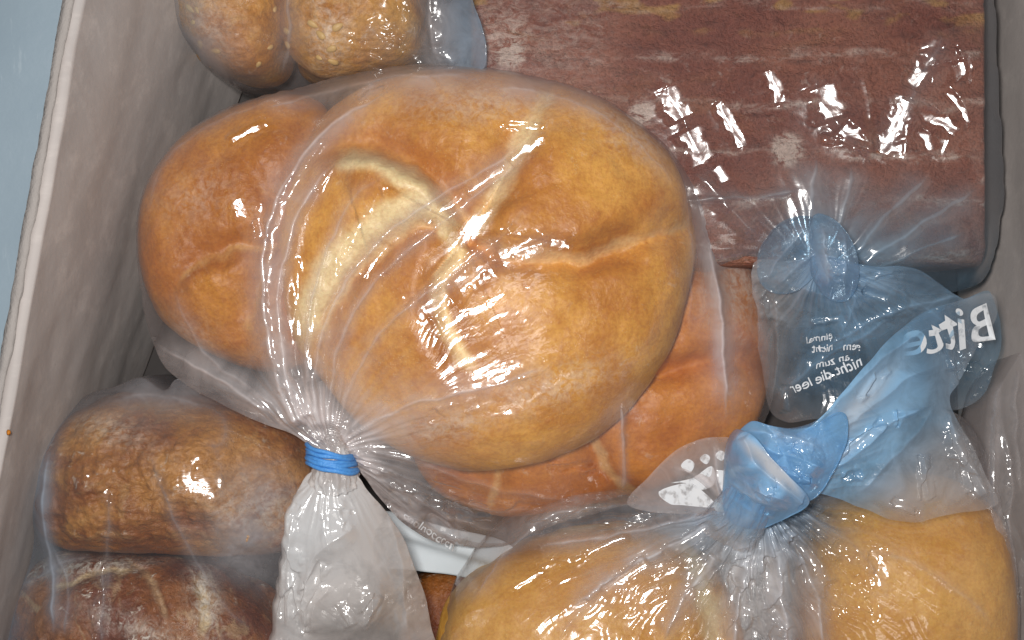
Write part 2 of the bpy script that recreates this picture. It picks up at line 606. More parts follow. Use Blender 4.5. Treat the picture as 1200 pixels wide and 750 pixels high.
# ------------------------------------------------------------------ bread
def ray_reg(me, loc=(0, 0, 0)):
    n = len(me.vertices)
    co = np.empty(n * 3, dtype=np.float32)
    me.vertices.foreach_get('co', co)
    co = co.reshape(-1, 3) + np.array(loc)
    return co


def make_roll(name, label, outline, cen, ze, top, bot, mat, grooves=(), lump=0.0015, lumpf=30, seed=0, nt=250, nr=105,
              ea=1.0, eb=0.8, pale_rim=0.0, flour_spots=(), cat='bread roll', group=None, ripples=0.0):
    P = smooth_closed([(x, y) for x, y in outline])
    P = resample_closed(P, nt)
    ox, oy = toworld(P[:, 0], P[:, 1], ze)
    cx, cyw = toworld(cen[0], cen[1], ze)
    s = np.concatenate([np.linspace(0.0, 1.0, nr) ** 0.9, np.linspace(1, 2, nr // 3)[1:]])
    a = s * np.pi / 2
    rho = np.sin(np.clip(a, 0, np.pi)) ** ea
    rho[-1] = 0.0
    zz = np.where(s <= 1, ze + top * np.abs(np.cos(a)) ** eb, ze - bot * np.abs(np.cos(a)) ** 0.5)
    X = cx + (ox - cx)[None, :] * rho[:, None]
    Y = cyw + (oy - cyw)[None, :] * rho[:, None]
    Z = np.repeat(zz[:, None], nt, 1)
    px, py = topx(X, Y, Z)
    upper = (sstep(1.15, 0.75, s))[:, None] * np.ones((1, nt))
    disp = lump * fbm(X * lumpf + seed, Y * lumpf - seed, seed, 3) + lump * 0.25 * fbm(X * lumpf * 6, Y * lumpf * 6, seed + 3, 3)
    pale = np.zeros_like(X)
    bake_shade = np.zeros_like(X)
    for g in grooves:
        d, t = polydist(px, py, g['p'])
        tap = sstep(0, 0.06, t) * 0.5 + 0.5
        tap = tap * (1 - (1 - g.get('end', 0.3)) * sstep(0.55, 1.0, t))
        d2 = d + 5 * fbm(px / 35, py / 35, seed + 7, 2)
        wl, wr = g.get('wl', 10), g.get('wr', 10)
        w = np.where(d2 > 0, wl, wr)
        disp -= g['depth'] * np.exp(-(d2 / w) ** 2) * tap
        st = g.get('step', 0)
        if st:
            disp += st * np.tanh(d2 / 9.0) * np.exp(-np.abs(d2) / g.get('L', 45)) * tap
        if 'b' in g:
            bo, bw, ba = g['b']
            bake_shade = np.maximum(bake_shade, ba * np.exp(-((d2 - bo) / bw) ** 2) * np.clip(tap * 1.4, 0, 1))  # dark line beside the cut: browning, and lobe shade put into the colour
        pw = g.get('pw', 12)
        pof = g.get('po', 0)
        pale = np.maximum(pale, g.get('pale', 1) * np.exp(-((d2 - pof) / pw) ** 2) * np.clip(tap * 1.3, 0, 1))
    if ripples:
        disp += ripples * ridged(px / 28, py / 9, seed + 4, 2) * upper
    if pale_rim:
        pr = sstep(0.78, 1.02, s)[:, None] * pale_rim * (0.8 + 0.9 * fbm(px / 60, py / 60, seed + 9, 3))
        pale = np.maximum(pale, pr)
    flour = np.zeros_like(X)
    for (fx, fy, fw, fh, fa, amt) in flour_spots:
        ca, sa = math.cos(fa), math.sin(fa)
        u = ((px - fx) * ca + (py - fy) * sa) / fw
        w_ = (-(px - fx) * sa + (py - fy) * ca) / fh
        flour = np.maximum(flour, amt * np.exp(-(u * u + w_ * w_)))
    Z = Z + disp * upper
    # soft outward push keeps the side from being a perfect curve
    side = (1 - upper) * lump * 0.8 * fbm(X * 60, Y * 60 + Z * 60, seed + 20, 2)
    X += side * np.sign(X - cx)
    Y += side * np.sign(Y - cyw)
    Z = np.maximum(Z, 0.0015)
    R, T = X.shape
    verts = np.stack([X, Y, Z], -1).reshape(-1, 3)
    ii, jj = np.meshgrid(np.arange(R - 1), np.arange(T), indexing='ij')
    j2 = (jj + 1) % T
    f = np.stack([ii * T + jj, (ii + 1) * T + jj, (ii + 1) * T + j2, ii * T + j2], -1).reshape(-1, 4)
    me = fast_mesh(name, verts, f, {'pale': np.clip(pale, 0, 1.2).ravel(), 'bake_shade': np.clip(bake_shade, 0, 1).ravel(), 'flour': np.clip(flour, 0, 1).ravel()})
    w0 = verts.copy()
    o = link(name, me, mat)
    tag(o, label, cat, group)
    return o, (w0, f)


OB = {}
big_out = [(328, 330), (333, 235), (372, 150), (440, 100), (540, 84), (640, 98), (722, 132), (786, 190), (812, 270), (803, 350),
           (772, 430), (712, 500), (640, 538), (560, 550), (490, 535), (430, 502), (380, 446), (345, 395)]
G = dict
o, OB['big'] = make_roll('kaiser_roll', 'large golden kaiser roll on top in the tied middle bag, five cuts showing', big_out, (575, 315), 0.064, 0.034, 0.03, M_KAISER, [
    G(p=[(540, 272), (522, 232), (495, 205), (455, 185), (412, 176), (380, 186), (352, 214)], depth=0.0045, wl=12, wr=26, step=0.0062, L=55, pw=17, po=12, pale=1.0, end=0, b=(-20, 16, .75)),
    G(p=[(548, 270), (583, 225), (612, 165), (640, 112)], depth=0.0060, wl=30, wr=20, step=-0.0030, L=60, pw=17, po=0, pale=.75, end=.5, b=(-34, 18, .45)),
    G(p=[(558, 276), (600, 296), (680, 300), (740, 280), (806, 258)], depth=0.0080, wl=22, wr=20, step=0.0040, L=60, pw=10, po=0, pale=.60, end=.6, b=(26, 16, .4)),
    G(p=[(538, 285), (512, 330), (515, 380), (545, 430), (590, 460)], depth=0.0068, wl=22, wr=18, step=-0.0042, L=55, pw=12, po=4, pale=.95, end=0.1, b=(-26, 18, .6)),
    G(p=[(528, 262), (485, 258), (425, 298), (385, 355), (368, 420), (370, 470)], depth=0.0055, wl=20, wr=38, step=-0.0044, L=60, pw=26, po=-14, pale=1.0, end=0, b=(24, 18, .6)),
    G(p=[(548, 275), (575, 300), (560, 330)], depth=0.0030, wl=10, wr=10, step=0.0020, L=30, pw=5, po=0, pale=.1, end=.6, b=(8, 14, .7)),
], lump=0.0012, lumpf=26, seed=11, eb=0.72, pale_rim=0.75,
    flour_spots=[(640, 455, 90, 24, -.3, .4), (520, 500, 60, 18, -.2, .45), (745, 150, 60, 30, .6, .45), (560, 120, 90, 25, 0, .35)],
    group='kaiser rolls in the tied middle bag', nt=460, nr=200)

o, OB['left'] = make_roll('kaiser_roll', 'deep orange kaiser roll at the box wall side of the tied middle bag', [(170, 295), (182, 220), (228, 158), (300, 122), (360, 116), (392, 150), (408, 250), (400, 350), (370, 418), (320, 434), (250, 414), (193, 368)],
    (290, 280), 0.054, 0.030, 0.03, M_KAISER2, [
        G(p=[(330, 290), (270, 292), (220, 320), (190, 360)], depth=0.0035, wl=14, wr=18, step=0.0016, pw=9, pale=.45),
        G(p=[(320, 290), (295, 350), (282, 420)], depth=0.0035, wl=14, wr=18, step=0.0016, pw=9, pale=.4),
        G(p=[(330, 280), (300, 210), (250, 160)], depth=0.0014, wl=10, wr=14, step=0.0008, pw=8, pale=.3)],
    lump=0.0014, seed=23, eb=.7, flour_spots=[(230, 230, 50, 30, -.5, .22), (210, 400, 40, 30, .4, .3)], group='kaiser rolls in the tied middle bag', pale_rim=.2)

o, OB['under'] = make_roll('kaiser_roll', 'orange kaiser roll half hidden under the large golden one', [(480, 420), (520, 330), (640, 280), (780, 262), (860, 290), (893, 370), (895, 450), (868, 515), (790, 560), (700, 585), (590, 600), (510, 570), (475, 500)],
    (700, 430), 0.030, 0.034, 0.024, M_KAISER3, [
        G(p=[(690, 440), (690, 500), (708, 545), (735, 578)], depth=0.0055, wl=16, wr=14, step=0.0022, pw=8, po=3, pale=.85, end=.9),
        G(p=[(720, 445), (790, 430), (850, 415), (900, 420)], depth=0.006, wl=14, wr=16, step=0.0026, pw=5, pale=.25, end=.9),
        G(p=[(640, 470), (590, 540), (578, 590)], depth=0.004, wl=14, wr=14, step=0.0012, pw=8, pale=.7, end=.9)],
    lump=0.0014, seed=31, eb=.62, flour_spots=[(860, 330, 40, 50, 0, .6)], group='kaiser rolls in the tied middle bag')

o, OB['c1'] = make_roll('brown_roll', 'brown oblong roll with a dark dimple, behind its flour-streaked twin', [(52, 600), (58, 530), (94, 482), (160, 462), (244, 468), (314, 484), (362, 520), (374, 590), (350, 636), (270, 646), (160, 640), (80, 634)],
    (215, 560), 0.060, 0.032, 0.030, M_BROWN, lump=0.0032, lumpf=48, seed=41, eb=.7, ripples=0.00025,
    flour_spots=[(300, 600, 50, 40, 0, .5), (120, 500, 60, 20, .3, .35)], group='brown rolls in the clear bag by the box wall')
o, OB['c2'] = make_roll('brown_roll', 'dark glossy brown roll streaked with cracks of pale flour, below the dimpled roll', [(14, 720), (23, 672), (70, 648), (150, 643), (230, 655), (300, 696), (340, 750), (320, 840), (200, 880), (60, 860), (18, 790)],
    (165, 750), 0.054, 0.030, 0.030, M_BROWN2, [
        G(p=[(60, 690), (110, 672), (170, 668)], depth=0.0015, wl=6, wr=6, pw=6, pale=.7),
        G(p=[(150, 652), (180, 690), (205, 750)], depth=0.002, wl=8, wr=8, pw=9, pale=.5),
        G(p=[(228, 690), (240, 715), (232, 750)], depth=0.002, wl=8, wr=8, pw=9, pale=.9)],
    lump=0.0026, lumpf=45, seed=47, eb=.7, ripples=0.0002,
    flour_spots=[(95, 665, 70, 9, -.1, 1), (240, 700, 16, 40, -.2, 1), (50, 665, 30, 10, -.5, .9), (160, 735, 60, 12, .4, .5)], group='brown rolls in the clear bag by the box wall')

o, OB['e'] = make_roll('white_roll', 'pale golden long roll under streaked clear film, between blue knot and frosted tail', [(512, 745), (535, 690), (600, 645), (690, 620), (770, 622), (830, 655), (862, 720), (868, 800), (840, 880), (700, 900), (560, 860), (515, 800)],
    (700, 750), 0.034, 0.038, 0.028, M_PALE, [G(p=[(800, 610), (830, 700), (840, 800)], depth=0.003, wl=20, wr=20, pw=18, pale=.8, end=.9)],
    lump=0.0016, lumpf=28, seed=53, eb=.7, group='pale rolls in the blue knotted bag', pale_rim=.5)
o, OB['f'] = make_roll('white_roll', 'smooth amber round roll under the open blue bag end near the box wall', [(944, 650), (966, 596), (1030, 560), (1110, 560), (1158, 600), (1175, 680), (1170, 780), (1120, 870), (1000, 890), (948, 820), (934, 730)],
    (1050, 710), 0.036, 0.036, 0.03, M_PALE, lump=0.0012, lumpf=24, seed=59, eb=.7, group='pale rolls in the blue knotted bag', pale_rim=.15)

seed_rolls = []
for lab, out, cen, sd in (
        ('seeded brown roll at the outer side of the small bag, next to the box wall', [(204, -20), (213, 32), (243, 74), (290, 96), (330, 80), (340, 10), (330, -80), (290, -140), (230, -120)], (272, -30), 61),
        ('seeded brown roll at the inner side of the small bag, next to the dark loaf', [(334, -10), (336, 56), (370, 92), (432, 92), (486, 70), (500, 10), (480, -80), (420, -140), (355, -110)], (415, -30), 67)):
    o, OB['g%d' % sd] = make_roll('seeded_roll', lab, out, cen, 0.046, 0.028, 0.03, M_SEEDED, lump=0.0022, lumpf=45, seed=sd, eb=.7, nt=200, nr=75,
                                 flour_spots=[(cen[0] - 30, 40, 30, 60, 0, .45)], group='seeded rolls in the small bag', ripples=0.0003)
    seed_rolls.append((o, OB['g%d' % sd]))

o, OB['deep'] = make_roll('brown_roll', 'small glimpse of a reddish brown roll lying deepest, under the white paper', [(470, 720), (480, 680), (540, 668), (600, 690), (640, 760), (600, 840), (520, 850), (470, 790)],
    (550, 760), 0.014, 0.014, 0.012, M_BROWN2, lump=0.0012, seed=71, nt=160, nr=50)


# seeds on the seeded rolls: flattened teardrops, each a part
def seed_mesh():
    vs_, fs = [], []
    n, m = 8, 5
    for i in range(m + 1):
        a = math.pi * i / m
        for j in range(n):
            b = 2 * math.pi * j / n
            x = -math.cos(a) * 0.0017
            r = math.sin(a) * 0.00095 * (1.15 - 0.35 * math.cos(a) * -1)
            vs_.append((x, r * math.cos(b), r * math.sin(b) * .6))
    for i in range(m):
        for j in range(n):
            fs.append((i * n + j, i * n + (j + 1) % n, (i + 1) * n + (j + 1) % n, (i + 1) * n + j))
    me = fast_mesh('seed', vs_, np.array(fs))
    me.materials.append(M_SEED)
    return me


sm = seed_mesh()
rs = random.Random(5)
for (o, (vv, ff)) in seed_rolls:
    bv = BVHTree.FromPolygons(vv.tolist(), ff.tolist())
    cnt = 0
    xs = vv[:, 0]
    while cnt < 20:
        u = rs.uniform(xs.min(), xs.max())
        w = rs.uniform(W(0, 92, .06)[1], W(0, -30, .06)[1])
        hit, nrm, _, _ = bv.ray_cast((u, w, 1), (0, 0, -1))
        cnt += 1
        if hit is None or nrm.z < .35:
            continue
        s_ = bpy.data.objects.new('seed', sm)
        COL.objects.link(s_)
        s_.parent = o
        s_.location = hit + nrm * 0.0002 - o.location
        q = nrm.to_track_quat('Z', 'Y')
        s_.rotation_euler = q.to_euler()
        s_.rotation_euler.rotate_axis('Z', rs.uniform(0, 6.28))
        k = rs.uniform(.7, 1.15)
        s_.scale = (k, k, k)


# the dark loaf: a long block with a ribbed, floured crust
def make_loaf():
    x0, x1 = W(552, 0, .066)[0], W(1157, 0, .066)[0]
    y1, y0 = W(0, -120, .066)[1], W(0, 312, .066)[1]
    nx, ny = 420, 280
    top = 0.066
    # cross-section path from one long foot over the top to the other, swept in x
    t = np.linspace(0, 1, ny)
    u = np.linspace(0, 1, nx)
    hh = 0.060
    wv = (y1 - y0)
    L = 2 * hh + wv
    s = t * L
    Y = np.where(s < hh, y0, np.where(s < hh + wv, y0 + s - hh, y1))
    Zc = np.where(s < hh, s, np.where(s < hh + wv, hh, hh - (s - hh - wv)))
    # round the two edges
    for _ in range(30):
        Y[1:-1] = (Y[:-2] + Y[2:] + Y[1:-1]) / 3
        Zc[1:-1] = (Zc[:-2] + Zc[2:] + Zc[1:-1]) / 3
    U, Yg = np.meshgrid(u, Y)
    _, Zg = np.meshgrid(u, Zc)
    Xg = x0 + (x1 - x0) * U
    # ends round off slightly
    e = np.clip(1 - np.minimum(U, 1 - U) / 0.010, 0, 1)
    cyc = (y0 + y1) / 2
    Yg = cyc + (Yg - cyc) * (1 - 0.022 * e ** 2)
    Zg = Zg + 0.006
    Zg = Zg - 0.0025 * e ** 2
    px, py = topx(Xg, Yg, Zg)
    pyw = py + 8 * fbm(px / 160, py / 60, 3, 2) + 3 * fbm(px / 40, py / 20, 33, 2)
    rib = np.cos((pyw - 240) / 56 * 2 * np.pi)
    d = 0.00012 * rib + 0.0010 * fbm(Xg * 35, Yg * 60, 5, 4) + 0.0004 * ridged(px / 60, py / 14, 4, 2)
    Zg = Zg + d * sstep(0.02, .05, Zg)
    flour = sstep(0.68, 1.0, np.cos((pyw - 181) / 58 * 2 * np.pi + 0.6 * fbm(px / 90, py / 90, 8, 2))) * (0.12 + 1.2 * np.clip(fbm(px / 70, py / 12, 12, 4) + .18, 0, 1))
    flour *= 0.5 + 0.5 * sstep(500, 1100, px * .6 + py * 2)
    for fx, fy, r, a in ((922, 176, 16, 3.2), (752, 134, 13, 3.0), (598, 62, 16, 3.0), (590, 40, 40, .7), (655, 42, 60, .35)):
        flour = np.maximum(flour, a * np.exp(-(((px - fx) / r) ** 2 + ((py - fy) / r) ** 2) ** 1.5))
    pale = 0.75 * sstep(0.0, .5, fbm(px / 85, py / 30, 14, 4)) * sstep(75, 5, py) + .1 * np.clip(fbm(px / 60, py / 40, 15, 3), 0, 1)
    V = np.stack([Xg, Yg, Zg], -1)
    verts = V.reshape(-1, 3)
    R, T = ny, nx
    ii, jj = np.meshgrid(np.arange(R - 1), np.arange(T - 1), indexing='ij')
    f = np.stack([ii * T + jj, ii * T + jj + 1, (ii + 1) * T + jj + 1, (ii + 1) * T + jj], -1).reshape(-1, 4)
    # end caps
    nv = len(verts)
    caps = []
    for col in (0, T - 1):
        c = V[:, col].mean(0)
        verts = np.vstack([verts, c[None]])
        for i in range(R - 1):
            a, b = i * T + col, (i + 1) * T + col
            caps.append((a, b, nv, nv) if col == 0 else (b, a, nv, nv))
        nv += 1
    me = bpy.data.meshes.new('crust')
    allf = f.tolist() + [c[:3] for c in caps]
    me.from_pydata(verts.tolist(), [], allf)
    for an, av in (('pale', pale), ('flour', flour)):
        a = me.attributes.new(an, 'FLOAT', 'POINT')
        vals = np.zeros(len(verts), dtype=np.float32)
        vals[:av.size] = np.clip(av, 0, 3.2).ravel()
        a.data.foreach_set('value', vals)
    me.polygons.foreach_set('use_smooth', np.ones(len(me.polygons), dtype=bool))
    o = link('bread_loaf', me, M_LOAF)
    tag(o, 'long dark reddish brown bread loaf with floury ridges and pale frost spots', 'bread loaf')
    return verts, f


OB['loaf'] = make_loaf()


# ------------------------------------------------------------------ film sheets
def cubic_sample(H, fx, fy):
    """Catmull-Rom sample of H[iy, ix]"""
    ny, nx = H.shape
    fx = np.clip(fx, 1, nx - 2.001)
    fy = np.clip(fy, 1, ny - 2.001)
    ix = np.floor(fx).astype(int)
    iy = np.floor(fy).astype(int)
    tx = fx - ix
    ty = fy - iy

    def w(t):
        return [(-t ** 3 + 2 * t ** 2 - t) / 2, (3 * t ** 3 - 5 * t ** 2 + 2) / 2, (-3 * t ** 3 + 4 * t ** 2 + t) / 2, (t ** 3 - t ** 2) / 2]
    wx, wy = w(tx), w(ty)
    out = 0
    for a in range(4):
        r = 0
        yy = np.clip(iy + a - 1, 0, ny - 1)
        for b in range(4):
            xx = np.clip(ix + b - 1, 0, nx - 1)
            r = r + wx[b] * H[yy, xx]
        out = out + wy[a] * r
    return out


def inside(poly, X, Y):
    c = np.zeros(X.shape, bool)
    n = len(poly)
    for i in range(n):
        x1, y1 = poly[i - 1][:2]
        x2, y2 = poly[i][:2]
        m = ((y1 > Y) != (y2 > Y)) & (X < (x2 - x1) * (Y - y1) / (y2 - y1 + 1e-12) + x1)
        c ^= m
    return c


SHEETS = {}


class Sheet:
    """taut film over obstacles (membrane solve) plus creases"""

    def __init__(self, outline, obstacles, clear=0.0008, pitch=0.0013, slack=0, iters=1100, jitter=3.0, seed=0, pins=()):
        P = smooth_closed(outline)
        P = resample_closed(P, 900)
        # uneven edge
        t = np.arange(900) / 900
        a = t * 2 * np.pi
        jit = jitter * fbm(P[:, 0] / 55 + seed, P[:, 1] / 55, seed + 50, 2)
        c = P[:, :2].mean(0)
        dv = P[:, :2] - c
        dv /= np.linalg.norm(dv, axis=1)[:, None]
        P[:, :2] += dv * jit[:, None]
        ox, oy = toworld(P[:, 0], P[:, 1], P[:, 2])
        self.edge = np.stack([ox, oy, P[:, 2]], 1)
        self.x0, self.y0 = ox.min() - 3 * pitch, oy.min() - 3 * pitch
        self.pitch = pitch
        nx = int((ox.max() - self.x0) / pitch) + 5
        ny = int((oy.max() - self.y0) / pitch) + 5
        gx = self.x0 + np.arange(nx) * pitch
        gy = self.y0 + np.arange(ny) * pitch
        GX, GY = np.meshgrid(gx, gy)
        O = np.full(GX.shape, -1.0)
        for (vv, ff) in obstacles:
            vv = np.asarray(vv)
            gi = np.round((vv[:, 0] - self.x0) / pitch).astype(int)
            gj = np.round((vv[:, 1] - self.y0) / pitch).astype(int)
            m = (gi >= 0) & (gi < nx) & (gj >= 0) & (gj < ny)
            Q = np.full(GX.shape, -1.0)
            np.maximum.at(Q, (gj[m], gi[m]), vv[m, 2])
            for _ in range(2):      # close pinholes between the points
                D = Q.copy()
                for sh, ax_ in ((1, 0), (-1, 0), (1, 1), (-1, 1)):
                    D = np.maximum(D, np.roll(Q, sh, ax_))
                n4 = sum((np.roll(Q, sh, ax_) > 0).astype(int) for sh, ax_ in ((1, 0), (-1, 0), (1, 1), (-1, 1)))
                Q = np.where((Q < 0) & (n4 >= 3), D, Q)
            O = np.maximum(O, Q)
        O = O + clear
        ins = inside(self.edge[::3], GX, GY)
        # nearest outline height for everything outside
        E = self.edge[::6]
        H = np.zeros(GX.shape)
        flat = np.stack([GX.ravel(), GY.ravel()], 1)
        hv = np.empty(len(flat))
        for k in range(0, len(flat), 4000):
            dd = ((flat[k:k + 4000, None, :] - E[None, :, :2]) ** 2).sum(2)
            w = 1 / (dd + 1e-7) ** 3
            hv[k:k + 4000] = (w * E[None, :, 2]).sum(1) / w.sum(1)
        H = hv.reshape(GX.shape)
        fixed = H.copy()
        H = np.maximum(H, np.where(ins, O, -1))
        for (px_, py_, pz_, pr_) in pins:
            wx, wy = toworld(px_, py_, pz_)
            m = (GX - wx) ** 2 + (GY - wy) ** 2 < pr_ ** 2
            O = np.where(m & ins, np.maximum(O, pz_), O)
        for it in range(iters):
            S = 0.25 * (np.roll(H, 1, 0) + np.roll(H, -1, 0) + np.roll(H, 1, 1) + np.roll(H, -1, 1))
            S = np.maximum(S, O)
            H = np.where(ins, S, fixed)
        for it in range(4):
            S = 0.25 * (np.roll(H, 1, 0) + np.roll(H, -1, 0) + np.roll(H, 1, 1) + np.roll(H, -1, 1))
            H = np.where(ins, 0.5 * H + 0.5 * S, H)
        self.H = H
        self.seed = seed

    def base(self, X, Y):
        return cubic_sample(self.H, (X - self.x0) / self.pitch, (Y - self.y0) / self.pitch)


def creases(px, py, folds=(), gathers=(), crumples=(), seed=0):
    z = np.zeros(px.shape)
    dens = np.zeros(px.shape)
    for f in folds:
        d, t = polydist(px, py, f['p'])
        taper = sstep(0, f.get('ta', .18), t) * sstep(1, 1 - f.get('tb', .18), t)
        wob = f.get('wob', 3) * fbm(px / 40, py / 40, seed + int(f['p'][0][0]), 2)
        d = d + wob
        w = f['w']
        wd = w * (0.35 + 0.65 * np.sin(np.clip(t, 0, 1) * np.pi) ** .6) if f.get('lens', True) else w
        prof = np.exp(-(np.sqrt(d * d + 1.0) / wd))
        z += f['h'] * 0.001 * prof * taper
        dk = f.get('d', 0)
        if dk:
            dens += (0.8 * dk * np.exp(-(d / (w * f.get('dw', 1.35))) ** 2) + 0.9 * dk * np.exp(-(d / 1.6) ** 2)) * taper
    for g in gathers:
        kx, ky = g['k']
        dx, dy = px - kx, py - ky
        r = np.sqrt(dx * dx + dy * dy) + 1e-3
        ph = np.arctan2(dy, dx) - g.get('cut', math.pi)
        ph = np.mod(ph, 2 * np.pi)
        ph = ph + g.get('swirl', 0) * r / 300
        ph = ph + 0.10 * fbm(px / 90, py / 90, seed + 5, 2)
        A = g['a'] * 0.001 * (np.exp(-r / g['r']) + g.get('far', 0.06)) * sstep(0, g.get('r0', 30), r)
        A = A * sstep(g.get('rmax', 900), g.get('rmax', 900) * .5, r)
        F = g.get('f', 9)
        z += A * (ridged(ph * F / 6.28 * 3, r / 260, seed + 2, 1) + 0.5 * ridged(ph * F / 6.28 * 8, r / 150, seed + 3, 1))
        n = 0.5 + 0.8 * perlin(ph * F * 1.3, r / 200, seed + 6)
        dens += g.get('d', 0.4) * np.exp(-(r / g.get('dr', 70)) ** 1.3) + g.get('ds', 0.12) * np.clip(n, 0, 1) * np.exp(-r / g.get('dsr', 120))
    for c in crumples:
        cx, cyy, rx, ry = c['c']
        ang = c.get('ang', 0)
        ca, sa = math.cos(ang), math.sin(ang)
        u = (px - cx) * ca + (py - cyy) * sa
        v = -(px - cx) * sa + (py - cyy) * ca
        m = np.exp(-((u / rx) ** 2 + (v / ry) ** 2) ** 1.2)
        s = c.get('s', 22)
        sx = c.get('sx', 1.0)
        wx = u + 0.35 * s * fbm(px / s / 1.5, py / s / 1.5, seed + 60, 2)
        wy = v + 0.35 * s * fbm(px / s / 1.5 + 9, py / s / 1.5, seed + 61, 2)
        z += c['h'] * 0.001 * m * (facets(wx / s / sx, wy / s, seed + 8) + 0.4 * facets(wx / s / sx * 2.3, wy / s * 2.3, seed + 9))
        dens += c.get('d', 0) * m
    return z, dens


FLASH = (-0.022, 0.018)


def glint_relief(X, Y, Z, px, py, sheet, glints, seed):
    """small facets of the crumpled film that lie square to the flash"""
    dz = np.zeros(px.shape)
    flat = np.zeros(px.shape)
    if not glints:
        return dz, flat
    e = sheet.pitch
    bx = (sheet.base(X + e, Y) - sheet.base(X - e, Y)) / (2 * e)
    by = (sheet.base(X, Y + e) - sheet.base(X, Y - e)) / (2 * e)
    nx_ = (X - FLASH[0] / 2) / (CAM_Z - Z) - bx
    ny_ = (Y - FLASH[1] / 2) / (CAM_Z - Z) - by
    for i, g in enumerate(glints):
        p = g['p']
        d, t = polydist(px, py, p)
        d = d + .35 * g['w'] * fbm(px / 14, py / 14, seed + i, 2)
        m = np.exp(-(np.abs(d) / g['w']) ** 4) * sstep(0, .08, t) * sstep(1, .92, t)
        if m.max() < .05:
            continue
        ang = math.atan2(p[-1][1] - p[0][1], p[-1][0] - p[0][0])
        ca, sa = math.cos(ang), math.sin(ang)
        s = g.get('s', 9) * 1.5
        st = min(g.get('st', 2.4), 3.0)
        u = (px * ca + py * sa) / (s * st)
        v = (-px * sa + py * ca) / s
        u = u + .25 * fbm(px / 25, py / 25, seed + 3 + i, 2)
        cu, cv, rnd = cells(u, v, seed + 40 + i)
        du, dv = cu * s * st, cv * s
        sc_ = K * (CAM_Z - Z)
        dX = (du * ca - dv * sa) * sc_
        dY = -(du * sa + dv * ca) * sc_
        amt = g.get('a', 1.0) * (0.90 + .2 * rnd)
        if g.get('one'):
            P_ = np.array(smooth_open(p), float)
            pc = P_[len(P_) // 2]
            dX = (px - pc[0]) * sc_
            dY = -(py - pc[1]) * sc_
            dz = dz + m * 0.006 * np.tanh((nx_ * dX + ny_ * dY) / 0.006)
            flat = np.maximum(flat, m)
            continue
        loc = (nx_ * dX + ny_ * dY) * amt
        dz = dz + m * 0.0015 * np.tanh(loc / 0.0015)
    for _ in range(2):
        dz[1:-1] = (dz[:-2] + 2 * dz[1:-1] + dz[2:]) / 4
        dz = (np.roll(dz, 1, 1) + 2 * dz + np.roll(dz, -1, 1)) / 4
    return dz, flat


def GL(p, w, **k):
    return dict(p=p, w=w * 1.7 + 1.2, **k)


def radial_grid(edge, cen, nt, nr, pw=1.0):
    E = resample_closed(edge, nt)
    r = np.linspace(0, 1, nr) ** pw
    X = cen[0] + (E[:, 0] - cen[0])[None] * r[:, None]
    Y = cen[1] + (E[:, 1] - cen[1])[None] * r[:, None]
    return E, r, X, Y


